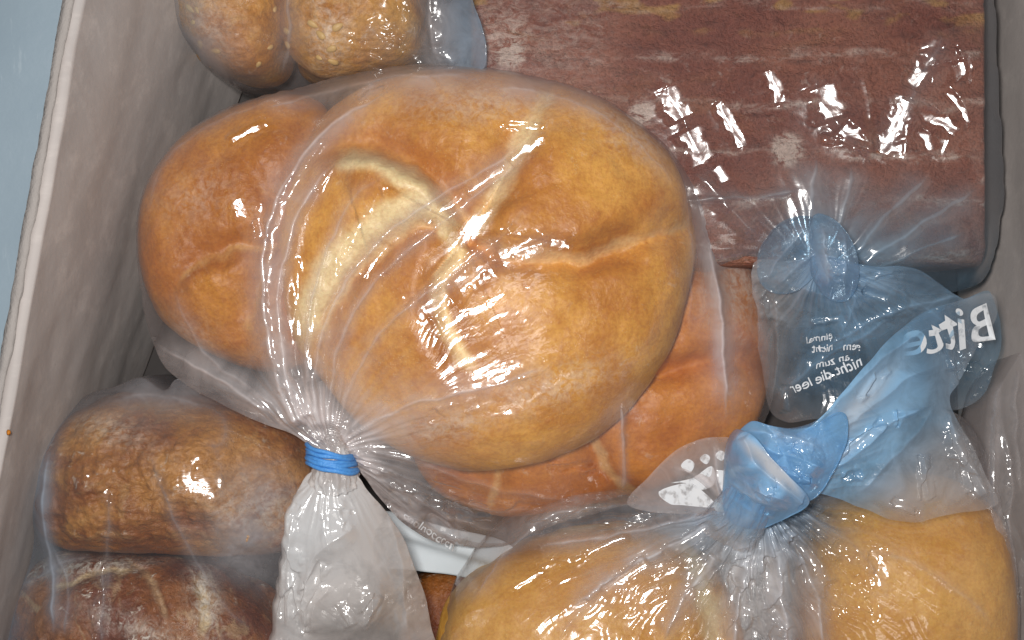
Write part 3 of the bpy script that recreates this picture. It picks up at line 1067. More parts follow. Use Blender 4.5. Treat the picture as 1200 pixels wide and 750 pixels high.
def build_film(name, sheet, cenpx, mat, parent, folds=(), gathers=(), crumples=(), nt=1400, nr=380, under=0.012, dens0=None, tint=None,
               white=None, glints=(), smooth_r=0.00014, seed=0, edge_h=0.0, flowk=None, register=None):
    wz = 0.07
    cen = toworld(cenpx[0], cenpx[1], wz)
    E, r, X, Y = radial_grid(sheet.edge, cen, nt, nr, 0.92)
    Z = sheet.base(X, Y)
    Zb = Z.copy()
    px, py = topx(X, Y, Z)
    dz, dens = creases(px, py, folds, gathers, crumples, seed)
    rr = r[:, None] * np.ones((1, nt))
    if edge_h == 0:
        dz = dz * sstep(1.0, 0.93, rr)
    gz, flat = glint_relief(X, Y, Z, px, py, sheet, glints, seed)
    dz = np.maximum(dz, -0.0005) * (1 - 0.82 * flat) + gz
    small = (1 - 0.6 * flat) * smooth_r * facets(px / 34, py / 34, seed + 80) + 0.00030 * fbm(px / 120, py / 120, seed + 81, 2)
    Z = Z + dz + small * sstep(1.0, 0.95, rr)
    Z[-1] = E[:, 2] + (dz[-1] if edge_h else 0)
    if dens0 is not None:
        dens = dens + dens0(px, py)
    ti = tint(px, py) if tint is not None else np.zeros_like(px)
    wh = white(px, py) if white is not None else np.zeros_like(px)
    if flowk is None:
        flow = np.stack([px / 55, py / 16, np.zeros_like(px)], -1)
    else:
        kx, ky = flowk
        dx, dy = px - kx, py - ky
        rk = np.sqrt(dx * dx + dy * dy)
        ph = np.arctan2(dy, dx)
        flow = np.stack([np.cos(ph) * 16, np.sin(ph) * 16, rk / 120], -1)
    Vt = np.stack([X, Y, Z], -1)
    rows = [Vt]
    att = [np.stack([dens, np.clip(ti, 0, 1), np.clip(wh, 0, 1)], -1)]
    fl = [flow]
    R = nr
    if under is not None:
        # the film folds under and lies beneath the bread
        for k, (rk, zk) in enumerate(((1.0, .75), (0.995, .5), (0.98, .25), (0.95, .06), (0.85, 0), (0.5, 0), (0.0, 0))):
            xx = cen[0] + (E[:, 0] - cen[0]) * rk
            yy = cen[1] + (E[:, 1] - cen[1]) * rk
            z_ = under + (E[:, 2] - under) * zk
            rows.append(np.stack([xx, yy, z_], -1)[None])
            a = np.zeros((1, nt, 3))
            a[..., 0] = dens[-1] * .5
            a[..., 1] = ti[-1]
            att.append(a)
            fl.append(flow[-1:])
            R += 1
    V = np.concatenate(rows, 0)
    A = np.concatenate(att, 0)
    FL = np.concatenate(fl, 0)
    ii, jj = np.meshgrid(np.arange(R - 1), np.arange(nt), indexing='ij')
    j2 = (jj + 1) % nt
    f = np.stack([ii * nt + jj, (ii + 1) * nt + jj, (ii + 1) * nt + j2, ii * nt + j2], -1).reshape(-1, 4)
    A = A.reshape(-1, 3)
    me = fast_mesh(name, V.reshape(-1, 3), f, {'dens': np.clip(A[:, 0], 0, 1), 'tint': A[:, 1], 'white': A[:, 2], 'flow': FL.reshape(-1, 3)})
    o = link(name, me, mat, parent, recentre=False)
    if register:
        OB[register] = (V[:nr:2, ::2].reshape(-1, 3), None)
    return o


def blob(px, py, x, y, rx, ry, ang=0.0, pw=1.0):
    ca, sa = math.cos(ang), math.sin(ang)
    u = ((px - x) * ca + (py - y) * sa) / rx
    v = (-(px - x) * sa + (py - y) * ca) / ry
    return np.exp(-(u * u + v * v) ** pw)


def tube(name, pts, mat, parent, nseg=90, nrnd=60, rip=0.12, ripf=9, seed=0, dens=0.8, tint=1.0, white=0.0, densf=None):
    """pts: (px,py,z, half width px, half height m); swept, pleated along its length"""
    P = np.array([np.array(p, float) for p in smooth_open([np.array(p, float) for p in pts], 12)])
    s = np.linspace(0, len(P) - 1, nseg)
    Q = np.stack([np.interp(s, np.arange(len(P)), P[:, i]) for i in range(5)], 1)
    x, y = toworld(Q[:, 0], Q[:, 1], Q[:, 2])
    c = np.stack([x, y, Q[:, 2]], 1)
    T = np.gradient(c, axis=0)
    T /= np.linalg.norm(T, axis=1)[:, None]
    up = np.array([0, 0, 1.0])
    S = np.cross(T, up)
    S /= np.linalg.norm(S, axis=1)[:, None] + 1e-9
    U = np.cross(S, T)
    a = np.linspace(0, 2 * np.pi, nrnd, endpoint=False)
    wd = Q[:, 3] * K * (CAM_Z - Q[:, 2])
    A, Sg = np.meshgrid(a, np.linspace(0, 1, nseg))
    rr = 1 + rip * ridged(A * ripf / 6.28, Sg * 2 + seed, seed, 2) * .6 + rip * .5 * fbm(np.cos(A) * 3 + Sg * 6, np.sin(A) * 3, seed + 3, 3)
    # match the seam
    bl = sstep(0.9, 1.0, A / (2 * np.pi))
    rr = rr * (1 - bl) + rr[:, :1] * bl
    V = c[:, None] + S[:, None] * (np.cos(A) * rr * wd[:, None])[..., None] + U[:, None] * (np.sin(A) * rr * Q[:, 4][:, None])[..., None]
    verts = V.reshape(-1, 3)
    R, Tn = V.shape[:2]
    ii, jj = np.meshgrid(np.arange(R - 1), np.arange(Tn), indexing='ij')
    j2 = (jj + 1) % Tn
    f = np.stack([ii * Tn + jj, ii * Tn + j2, (ii + 1) * Tn + j2, (ii + 1) * Tn + jj], -1).reshape(-1, 4)
    n = len(verts)
    px, py = topx(V[..., 0], V[..., 1], V[..., 2])
    dn = dens * (0.75 + 0.5 * perlin(A * ripf / 3, Sg * 3, seed + 9))
    if densf is not None:
        dn = dn * densf(Sg)
    wh = white * sstep(0.05, .5, perlin(A * 1.5, Sg * 2.5, seed + 12) + .1)
    flow = np.stack([np.cos(A) * 7, np.sin(A) * 7, Sg * 3], -1)
    me = fast_mesh(name, verts, f, {'dens': np.clip(dn, 0, 1).ravel(), 'tint': ((tint * densf(Sg)) if densf is not None else np.full(Sg.shape, tint)).ravel(), 'white': np.clip(wh, 0, 1).ravel(), 'flow': flow.reshape(-1, 3)})
    return link(name, me, mat, parent, recentre=False)


def print_text(name, text, px, py, size_px, ang, zf, mat, parent, mirror=True, shear=0.0, bold=0.0, warp=1.6):
    """white lettering laid on the film; ang in degrees clockwise in the picture"""
    cu = bpy.data.curves.new('lettering', 'FONT')
    cu.body = text
    cu.align_x = 'CENTER'
    cu.align_y = 'CENTER'
    cu.size = 1.0
    cu.shear = shear
    cu.offset = bold
    cu.resolution_u = 5
    ob = bpy.data.objects.new('lettering', cu)
    COL.objects.link(ob)
    dg = bpy.context.evaluated_depsgraph_get()
    me0 = bpy.data.meshes.new_from_object(ob.evaluated_get(dg))
    n = len(me0.vertices)
    co = np.empty(n * 3, dtype=np.float32)
    me0.vertices.foreach_get('co', co)
    co = co.reshape(-1, 3)
    faces = [tuple(p.vertices) for p in me0.polygons]
    bpy.data.objects.remove(ob)
    bpy.data.curves.remove(cu)
    bpy.data.meshes.remove(me0)
    u = co[:, 0] * size_px * (-1 if mirror else 1)
    v = -co[:, 1] * size_px
    a = math.radians(ang)
    X = px + u * math.cos(a) - v * math.sin(a)
    Y = py + u * math.sin(a) + v * math.cos(a)
    X, Y = (X + warp * fbm(X / (size_px * .9), Y / (size_px * .9), 5, 2), Y + warp * fbm(X / (size_px * .9) + 7, Y / (size_px * .9), 6, 2))
    z = np.full(n, 0.08)
    for _ in range(4):
        x, y = toworld(X, Y, z)
        z = zf(x, y) + 0.0009
    x, y = toworld(X, Y, z)
    me = fast_mesh(name, np.stack([x, y, z], 1), faces, smooth=False)
    return link(name, me, mat, parent, recentre=False)


def patch(name, pts, zf, mat, parent, n=10, lift=0.0009, seed=0):
    P = resample_closed(smooth_closed([np.array(p, float) for p in pts], 4), 60)
    c = P.mean(0)
    r = np.linspace(0, 1, n)
    X = c[0] + (P[:, 0] - c[0])[None] * r[:, None]
    Y = c[1] + (P[:, 1] - c[1])[None] * r[:, None]
    z = np.full(X.shape, 0.08)
    for _ in range(4):
        x, y = toworld(X, Y, z)
        z = zf(x, y) + lift
    x, y = toworld(X, Y, z)
    V = np.stack([x, y, z], -1).reshape(-1, 3)
    T = 60
    ii, jj = np.meshgrid(np.arange(n - 1), np.arange(T), indexing='ij')
    j2 = (jj + 1) % T
    f = np.stack([ii * T + jj, (ii + 1) * T + jj, (ii + 1) * T + j2, ii * T + j2], -1).reshape(-1, 4)
    return link(name, fast_mesh(name, V, f), mat, parent, recentre=False)


def F(p, w, h, **k):
    return dict(p=p, w=w, h=h, **k)


# ---- small bag of seeded rolls (top of the picture)
bag = empty('bread_bag', 'small clear bag with a greyish blue end holding two seeded rolls beside the loaf', 'bag', 'clear plastic bread bags')
S = Sheet([(186, -30, .03), (205, 20, .036), (230, 66, .042), (272, 100, .043), (330, 108, .045), (400, 104, .052), (480, 98, .060), (545, 90, .072), (569, 74, .077), (567, 35, .079), (552, -10, .080), (520, -160, .06), (300, -170, .05), (190, -120, .04)],
          [OB['g61'], OB['g67'], OB['loaf']], clear=.0025, seed=101)
build_film('film', S, (380, -20), M_FILM_MATT, bag, seed=101, nt=480, nr=150,
           glints=[GL([(405, 50), (440, 50), (478, 62)], 8), GL([(425, 68), (460, 75), (500, 92)], 6), GL([(463, -5), (470, 20), (462, 45)], 4), GL([(512, 60), (530, 75), (546, 90)], 6)],
           folds=[F([(425, 30), (450, 48), (470, 56)], 12, 2.0, d=.1), F([(330, 90), (340, 30), (335, -30)], 12, 1.2, d=.25), F([(500, -20), (505, 40), (520, 85)], 16, 2.5, d=.25),
                  F([(420, 60), (470, 62), (500, 85)], 10, 1.8), F([(461, -5), (470, 25), (462, 50)], 8, 1.6)],
           crumples=[G(c=(470, 45, 70, 45), s=20, h=1.8, d=.10), G(c=(530, 60, 35, 40), s=24, h=1.8, d=.15), G(c=(290, 60, 70, 40), s=24, h=.9, d=.10)],
           dens0=lambda px, py: .05 + 0.24 * sstep(295, 215, px) + .28 * blob(px, py, 250, 75, 60, 20, .5) + .30 * sstep(485, 540, px),
           tint=lambda px, py: 0.45 * sstep(500, 550, px) + .25 * sstep(250, 210, px), register='bag_seed')

# ---- loaf bag
bag = empty('bread_bag', 'large clear bag with a blue tied end around the dark brown loaf', 'bag', 'clear plastic bread bags')
S = Sheet([(545, -160, .06), (900, -175, .06), (1150, -160, .055), (1163, -30, .054), (1168, 100, .052), (1175, 180, .050), (1172, 260, .045), (1150, 330, .045), (1090, 345, .05), (1030, 338, .058), (970, 322, .066), (930, 318, .064), (880, 308, .058), (830, 322, .05), (700, 330, .045), (560, 325, .045), (538, 150, .05)],
          [OB['loaf']], clear=0.0010, seed=110, jitter=2)
SL = S
build_film('film', S, (850, 80), M_FILM_LOAF, bag, seed=111, nt=860, nr=290,
           glints=[GL([(1100, 42), (1082, 80), (1068, 108)], 8.1, one=1), GL([(1064, 116), (1050, 145), (1034, 186)], 9.5, one=1), GL([(962, 98), (972, 125), (978, 142)], 10.8, one=1), GL([(982, 148), (1000, 165), (1022, 184)], 6.8, one=1),
                   GL([(960, 164), (990, 166), (1020, 180)], 2.0, one=1), GL([(782, 100), (792, 125), (800, 142)], 9.5, one=1), GL([(806, 150), (815, 170), (828, 192)], 10.8, one=1), GL([(838, 118), (852, 140), (871, 176)], 4.7, one=1),
                   GL([(900, 82), (908, 100), (914, 124)], 5.4, one=1), GL([(1070, 124), (1090, 138), (1108, 146), (1126, 158)], 4.7, one=1), GL([(1106, 104), (1122, 122), (1136, 152)], 2.7, one=1), GL([(1098, 55), (1104, 78)], 9.5, one=1),
                   GL([(1112, 55), (1118, 75)], 4.1, one=1), GL([(1072, 152), (1085, 165), (1092, 178)], 3.4, one=1), GL([(1112, 160), (1102, 188)], 2.7, one=1), GL([(834, 240), (852, 250)], 5), GL([(1134, 60), (1136, 102)], 2.0, one=1), GL([(838, 195), (850, 215)], 5.4, one=1)],
           folds=[F([(1104, 32), (1082, 85), (1052, 145), (1030, 192)], 20, 3.4, d=.16, dw=.7), F([(952, 80), (962, 120), (985, 152), (1024, 184)], 17, 2.8, d=.08),
                  F([(960, 165), (990, 168), (1022, 182)], 7, 1.0), F([(780, 92), (795, 135), (828, 190)], 15, 2.8, d=.06), F([(835, 112), (850, 135), (872, 178)], 10, 1.8),
                  F([(900, 78), (908, 98), (916, 128)], 8, 1.6), F([(1068, 122), (1095, 138), (1128, 160)], 12, 2.2), F([(1104, 100), (1122, 120), (1138, 155)], 10, 1.8),
                  F([(1104, 35), (1122, 58), (1136, 100)], 16, 2.4), F([(1012, 80), (1018, 130), (1022, 145)], 4, .6), F([(1100, 190), (1108, 165), (1112, 160)], 6, 1.2),
                  F([(1150, 220), (1080, 260), (1010, 310)], 12, 1.8, d=.3, tb=.02), F([(1090, 200), (1040, 250), (985, 315)], 10, 1.8, d=.3, tb=.02), F([(1135, 270), (1060, 300), (1000, 325)], 12, 1.8, d=.25, tb=.02),
                  F([(955, 180), (950, 240), (945, 315)], 18, 1.6, d=.35, tb=.02), F([(1000, 190), (985, 250), (965, 310)], 20, 1.6, d=.35, tb=.02), F([(800, 235), (880, 232), (940, 222)], 5, 1.0, d=.2),
                  F([(810, 200), (845, 235), (890, 280)], 14, 2.4, d=.12)],
           gathers=[G(k=(962, 318), a=1.2, r=70, far=0.0, f=5, d=.30, dr=60, ds=.30, dsr=80, rmax=190, r0=10, cut=math.pi / 2)],
           crumples=[G(c=(975, 140, 28, 40), s=16, h=.35, ang=.5), G(c=(1110, 70, 30, 40), s=18, h=.35), G(c=(812, 160, 20, 45), s=15, h=.35, ang=-.3), G(c=(1090, 150, 50, 30), s=22, h=.35)],
           dens0=lambda px, py: .14 * sstep(1150, 1168, px) + .015 + .07 * sstep(170, 300, py) * sstep(850, 960, px),
           tint=lambda px, py: np.maximum(.30 * sstep(1145, 1165, px), np.maximum(.85 * sstep(180, 330, py) * sstep(840, 930, px), .9 * blob(px, py, 965, 310, 90, 60))), register='bag_loaf')
# ---- clear bag of brown rolls
bag = empty('bread_bag', 'frosted clear bag holding the two brown rolls against the box wall', 'bag', 'clear plastic bread bags')
S = Sheet([(10, 740, .054), (24, 640, .056), (48, 560, .058), (62, 500, .058), (105, 462, .06), (135, 452, .064), (165, 443, .068), (186, 455, .069), (196, 456, .069), (208, 443, .070), (232, 452, .068), (250, 464, .066), (300, 470, .062), (350, 500, .06), (392, 550, .056), (400, 640, .052), (380, 760, .05), (360, 880, .045), (180, 920, .045), (14, 880, .05)],
          [OB['c1'], OB['c2']], seed=121, jitter=4)
build_film('film', S, (205, 680), M_FILM_MATT, bag, seed=121, nt=700, nr=230,
           glints=[GL([(112, 690), (113, 715), (110, 748)], 4), GL([(125, 572), (127, 590)], 4), GL([(120, 650), (118, 700)], 2), GL([(100, 545), (104, 560)], 3)],
           folds=[F([(58, 520), (52, 600), (62, 680), (60, 750)], 7, 1.2, d=.35), F([(120, 655), (122, 700), (118, 760)], 5, .9, d=.15), F([(60, 640), (80, 680), (78, 750)], 10, 1.4, d=.18),
                  F([(172, 520), (200, 600), (250, 690), (300, 750)], 6, .8, d=.14), F([(20, 690), (70, 660), (110, 650)], 5, .8, d=.1), F([(130, 570), (125, 640), (128, 700)], 4, .6, d=.10),
                  F([(112, 690), (112, 730), (110, 755)], 8, 2.0, d=.06), F([(240, 500), (262, 560), (250, 640)], 6, .6, d=.06),
                  F([(110, 478), (170, 462), (250, 480), (262, 520), (225, 520)], 6, .8, d=.14)],
           crumples=[G(c=(290, 640, 50, 45), s=12, h=.7, d=.30), G(c=(190, 470, 110, 30), s=20, h=1.4, d=.16), G(c=(210, 570, 130, 60), s=34, h=1.0), G(c=(305, 580, 40, 40), s=16, h=.5, d=.2)],
           dens0=lambda px, py: .03 + .20 * blob(px, py, 175, 462, 110, 26, -.05) + .22 * blob(px, py, 290, 650, 55, 28, .4) + .12 * blob(px, py, 300, 570, 26, 30) + .22 * sstep(75, 35, px + (py - 600) * .18),
           tint=lambda px, py: .30 * sstep(110, 40, px) + .1, register='bag_brown')

# ---- middle bag with the blue tie
bag = empty('bread_bag', 'clear bag tied with blue cord, white frosted tail, holding three kaiser rolls', 'bag', 'clear plastic bread bags')
S = Sheet([(362, 522, .080), (340, 508, .080), (295, 490, .080), (235, 462, .078), (190, 425, .070), (169, 365, .058), (164, 290, .054), (174, 225, .054), (207, 172, .054), (260, 132, .056), (330, 108, .058), (400, 90, .054), (470, 78, .058), (545, 76, .060), (625, 90, .060), (705, 118, .060), (775, 165, .058), (815, 215, .055),
           (850, 262, .045), (882, 300, .035), (902, 370, .030), (906, 450, .030), (885, 510, .030), (800, 572, .030), (710, 598, .030), (640, 618, .032), (590, 640, .034), (540, 640, .040), (500, 632, .050), (456, 596, .062), (428, 562, .072), (412, 545, .078)],
          [OB['big'], OB['left'], OB['under']], seed=131, jitter=2.0, pins=[(392, 532, .080, .004)])
SB = S
midfolds = [
    # pleats that sweep from the tie up over the left of the big roll
    F([(350, 500), (322, 420), (310, 320), (330, 230), (390, 150), (470, 100)], 15, 4.2, d=.36, ta=.02, lens=False),
    F([(358, 500), (335, 420), (330, 330), (352, 250), (400, 180)], 9, 3.0, d=.28, ta=.02),
    F([(375, 505), (370, 430), (405, 330), (470, 262), (560, 205), (645, 150)], 9, 3.4, d=.22, ta=.02, lens=False),
    F([(372, 500), (360, 420), (372, 330), (410, 240), (455, 200)], 7, 2.0, d=.18, ta=.02),
    F([(385, 500), (400, 400), (450, 320), (540, 245), (640, 165)], 8, 2.6, d=.20, ta=.02),
    F([(395, 505), (425, 420), (480, 360), (560, 300), (600, 280)], 8, 2.4, d=.14, ta=.02),
    # the bright crushed strip over the heart of the roll
    F([(478, 372), (530, 335), (585, 305), (640, 285), (672, 288)], 13, 2.4, d=.10),
    F([(500, 345), (545, 320), (600, 262), (625, 235)], 6, 1.4, d=.05),
    # milky band from the tie to the lower right of the big roll
    F([(400, 515), (470, 478), (560, 455), (650, 430)], 18, 2.4, d=.26, ta=.02), F([(405, 522), (480, 500), (560, 492), (640, 480)], 10, 1.2, d=.06, ta=.02),
    # right edge of the inner wrap
    F([(790, 170), (822, 240), (838, 330), (848, 420), (850, 500)], 10, 3.2, d=.45, lens=False), F([(800, 200), (812, 300), (805, 400)], 6, .9, d=.10), F([(728, 470), (732, 530), (728, 580)], 4, .8, d=.3),
    # pleats running from the tie to the lower right corner
    F([(415, 535), (470, 575), (540, 610), (600, 622)], 8, 2.8, d=.16, ta=.02), F([(415, 530), (480, 560), (560, 592), (640, 600)], 7, 2.6, d=.12, ta=.02), F([(420, 540), (455, 590), (510, 628), (560, 640)], 6, 2.0, d=.12, ta=.02),
    F([(430, 525), (500, 545), (590, 575), (680, 585)], 6, 1.8, d=.10, ta=.02), F([(480, 582), (520, 600), (545, 628)], 6, 1.8, d=.05),
    # left roll
    F([(262, 168), (290, 155), (318, 142)], 7, 1.8), F([(270, 232), (285, 245), (300, 265)], 9, 1.8), F([(305, 235), (302, 260), (308, 280)], 6, 1.5), F([(180, 400), (250, 440), (330, 490)], 12, 2.0, d=.24), F([(200, 330), (240, 410), (330, 480)], 7, 1.2, d=.12),
    F([(170, 260), (195, 190), (260, 140), (360, 105)], 7, 1.0, d=.12), F([(300, 130), (380, 110), (470, 90), (560, 88)], 10, 1.6, d=.22), F([(560, 100), (650, 110), (740, 160), (800, 230)], 8, 1.0, d=.14),
    F([(600, 450), (625, 435), (650, 425)], 6, 1.3), F([(475, 492), (520, 480), (560, 470)], 5, .8), F([(585, 150), (600, 140), (640, 150)], 5, .8)]
build_film('film', S, (560, 330), M_FILM, bag, seed=131, nt=1200, nr=350, folds=midfolds, flowk=(388, 535),
           glints=[GL([(482, 374), (505, 357), (528, 342)], 6, one=1), GL([(532, 338), (555, 322), (578, 308)], 8, one=1), GL([(582, 305), (612, 292), (640, 286)], 8, one=1), GL([(642, 284), (655, 286), (670, 292)], 4, one=1), GL([(596, 192), (618, 176), (641, 158)], 3.5, one=1), GL([(545, 228), (568, 213), (592, 196)], 3, one=1), GL([(495, 262), (518, 246), (541, 231)], 2.5, one=1), GL([(500, 345), (535, 316), (565, 290)], 1.5, one=1), GL([(390, 330), (400, 305), (412, 285)], 2, one=1), GL([(425, 330), (440, 305), (458, 285)], 2, one=1),
                   GL([(395, 330), (410, 285), (455, 210)], 2.5, s=6, st=4), GL([(420, 320), (440, 285), (475, 275)], 3, s=6, st=3), GL([(264, 168), (290, 156), (318, 142)], 3.5, one=1), GL([(268, 232), (282, 245), (298, 260)], 5, one=1), GL([(306, 236), (305, 260), (308, 282)], 3, one=1),
                   GL([(322, 430), (335, 470), (352, 505)], 4, st=4), GL([(345, 440), (358, 480), (370, 510)], 3, st=4), GL([(352, 300), (348, 350), (352, 400)], 2, st=4), GL([(600, 452), (625, 438), (650, 426)], 4), GL([(500, 488), (530, 480), (565, 470)], 4, a=.8),
                   GL([(448, 590), (470, 602), (492, 614)], 2.5, one=1), GL([(500, 606), (522, 620), (545, 636)], 3, one=1), GL([(520, 590), (550, 600), (580, 606)], 2, one=1), GL([(440, 550), (500, 580), (560, 604)], 4, st=4), GL([(455, 572), (510, 590), (545, 630)], 4, st=3), GL([(500, 560), (570, 588), (640, 598)], 3, st=4), GL([(583, 152), (610, 146), (640, 152)], 3),
                   GL([(640, 545), (700, 548)], 3), GL([(470, 350), (500, 360), (520, 395)], 3), GL([(330, 240), (350, 205), (385, 165)], 2), GL([(310, 330), (316, 390), (330, 440)], 3), GL([(445, 330), (500, 275), (560, 235)], 2.5), GL([(615, 250), (560, 300)], 2.5), GL([(852, 262), (870, 290)], 6), GL([(820, 215), (835, 240)], 3), GL([(420, 120), (450, 95)], 3), GL([(390, 190), (370, 225)], 3)],
           gathers=[G(k=(388, 533), a=2.6, r=55, far=.035, f=14, d=.55, dr=60, ds=.45, dsr=60, rmax=640, r0=16, cut=2.2, swirl=-.25)],
           crumples=[G(c=(590, 325, 80, 20), ang=-.62, s=13, h=.4, d=.06, sx=1.8), G(c=(640, 445, 60, 22), ang=-.2, s=18, h=.6), G(c=(290, 250, 40, 35), s=20, h=.9), G(c=(480, 590, 70, 30), ang=.5, s=16, h=.8, sx=2), G(c=(865, 270, 40, 50), s=24, h=1.0, d=.15)],
           dens0=lambda px, py: .02 + .13 * blob(px, py, 640, 100, 160, 30, .1) + .12 * sstep(140, 95, py) + .10 * blob(px, py, 500, 610, 110, 30, .5) + .10 * sstep(800, 830, px) * sstep(600, 400, py) + .14 * blob(px, py, 250, 445, 80, 30, .5) + .16 * blob(px, py, 500, 608, 70, 16, .6),
           register='bag_mid')

tie_z = .080
tube('neck', [(376, 514, tie_z, 20, .006), (386, 530, tie_z, 22, .0065), (392, 545, tie_z, 22, .0065), (392, 562, tie_z - .002, 27, .008)], M_FILM_TAIL, bag, nseg=60, nrnd=120, rip=.16, ripf=14, seed=7, dens=.75, tint=0.0, white=.6, densf=lambda s: sstep(.0, .5, s))


def cord_tie():
    vs_, fs = [], []
    strands = 7
    n, m = 90, 10
    ang = math.radians(-12)
    cx, cyy, cz = W(388, 537, tie_z)
    sc_ = K * (CAM_Z - tie_z)
    rr = random.Random(3)
    ax = Vector((math.sin(math.radians(10)), -math.cos(math.radians(10)), 0))     # along the neck
    sx = Vector((math.cos(ang), math.sin(ang), 0))
    for s_ in range(strands):
        off = (s_ - (strands - 1) / 2) * 3.3 * sc_
        tilt = rr.uniform(-1, 1) * 3.2 * sc_
        ph = rr.uniform(0, 6.28)
        base = len(vs_)
        rad = (2.5 + rr.uniform(-.3, .5)) * sc_
        for i in range(n):
            a = 2 * math.pi * i / n
            wob = 0.6 * sc_ * math.sin(5 * a + ph)
            def pt(a_):
                return Vector((cx, cyy, cz)) + sx * (26.5 * sc_ * math.cos(a_) * (1 + .02 * s_ % 2)) + Vector((0, 0, 1)) * (0.0085 * math.sin(a_)) + ax * (off + tilt * math.cos(a_ + ph) + wob)
            p0 = pt(a)
            tg = (pt(a + .02) - p0).normalized()
            n1 = ax.cross(tg).normalized()
            n2 = tg.cross(n1).normalized()
            for j in range(m):
                b = 2 * math.pi * j / m
                q = p0 + n1 * rad * math.cos(b) + n2 * rad * math.sin(b)
                vs_.append(tuple(q))
        for i in range(n):
            for j in range(m):
                fs.append((base + i * m + j, base + i * m + (j + 1) % m, base + ((i + 1) % n) * m + (j + 1) % m, base + ((i + 1) % n) * m + j))
    return link('tie', fast_mesh('tie', vs_, np.array(fs)), M_CORD, bag)


cord_tie()
print_text('lettering', 'onolnoccccn', 503, 623, 14, 33, S.base, M_INK, bag, mirror=False, bold=.01)
midbag = bag

# white paper showing in the gap
paper = Sheet([(440, 600, .028), (520, 618, .030), (600, 640, .028), (600, 690, .026), (540, 676, .026), (480, 668, .026), (440, 660, .026)], [], seed=5, iters=200, pitch=.002, jitter=.4)
E = resample_closed(paper.edge, 160)
cen = E.mean(0)
r = np.linspace(0, 1, 14)
X = cen[0] + (E[:, 0] - cen[0])[None] * r[:, None]
Y = cen[1] + (E[:, 1] - cen[1])[None] * r[:, None]
px_, py_ = topx(X, Y, np.full(X.shape, .028))
Zt = 0.027 + 0.0016 * np.tanh((py_ - 640 - (px_ - 500) * .3) / 5.0) * -1
V = np.concatenate([np.stack([X, Y, Zt], -1), np.stack([X, Y, Zt - .0003], -1)[::-1]], 0)
R, T = V.shape[:2]
ii, jj = np.meshgrid(np.arange(R - 1), np.arange(T), indexing='ij')
j2 = (jj + 1) % T
f = np.stack([ii * T + jj, (ii + 1) * T + jj, (ii + 1) * T + j2, ii * T + j2], -1).reshape(-1, 4)
o = link('paper_label', fast_mesh('paper_label', V.reshape(-1, 3), f), M_PAPER)
tag(o, 'creased bluish white paper in the dark gap beside the frosted bag tail', 'label')

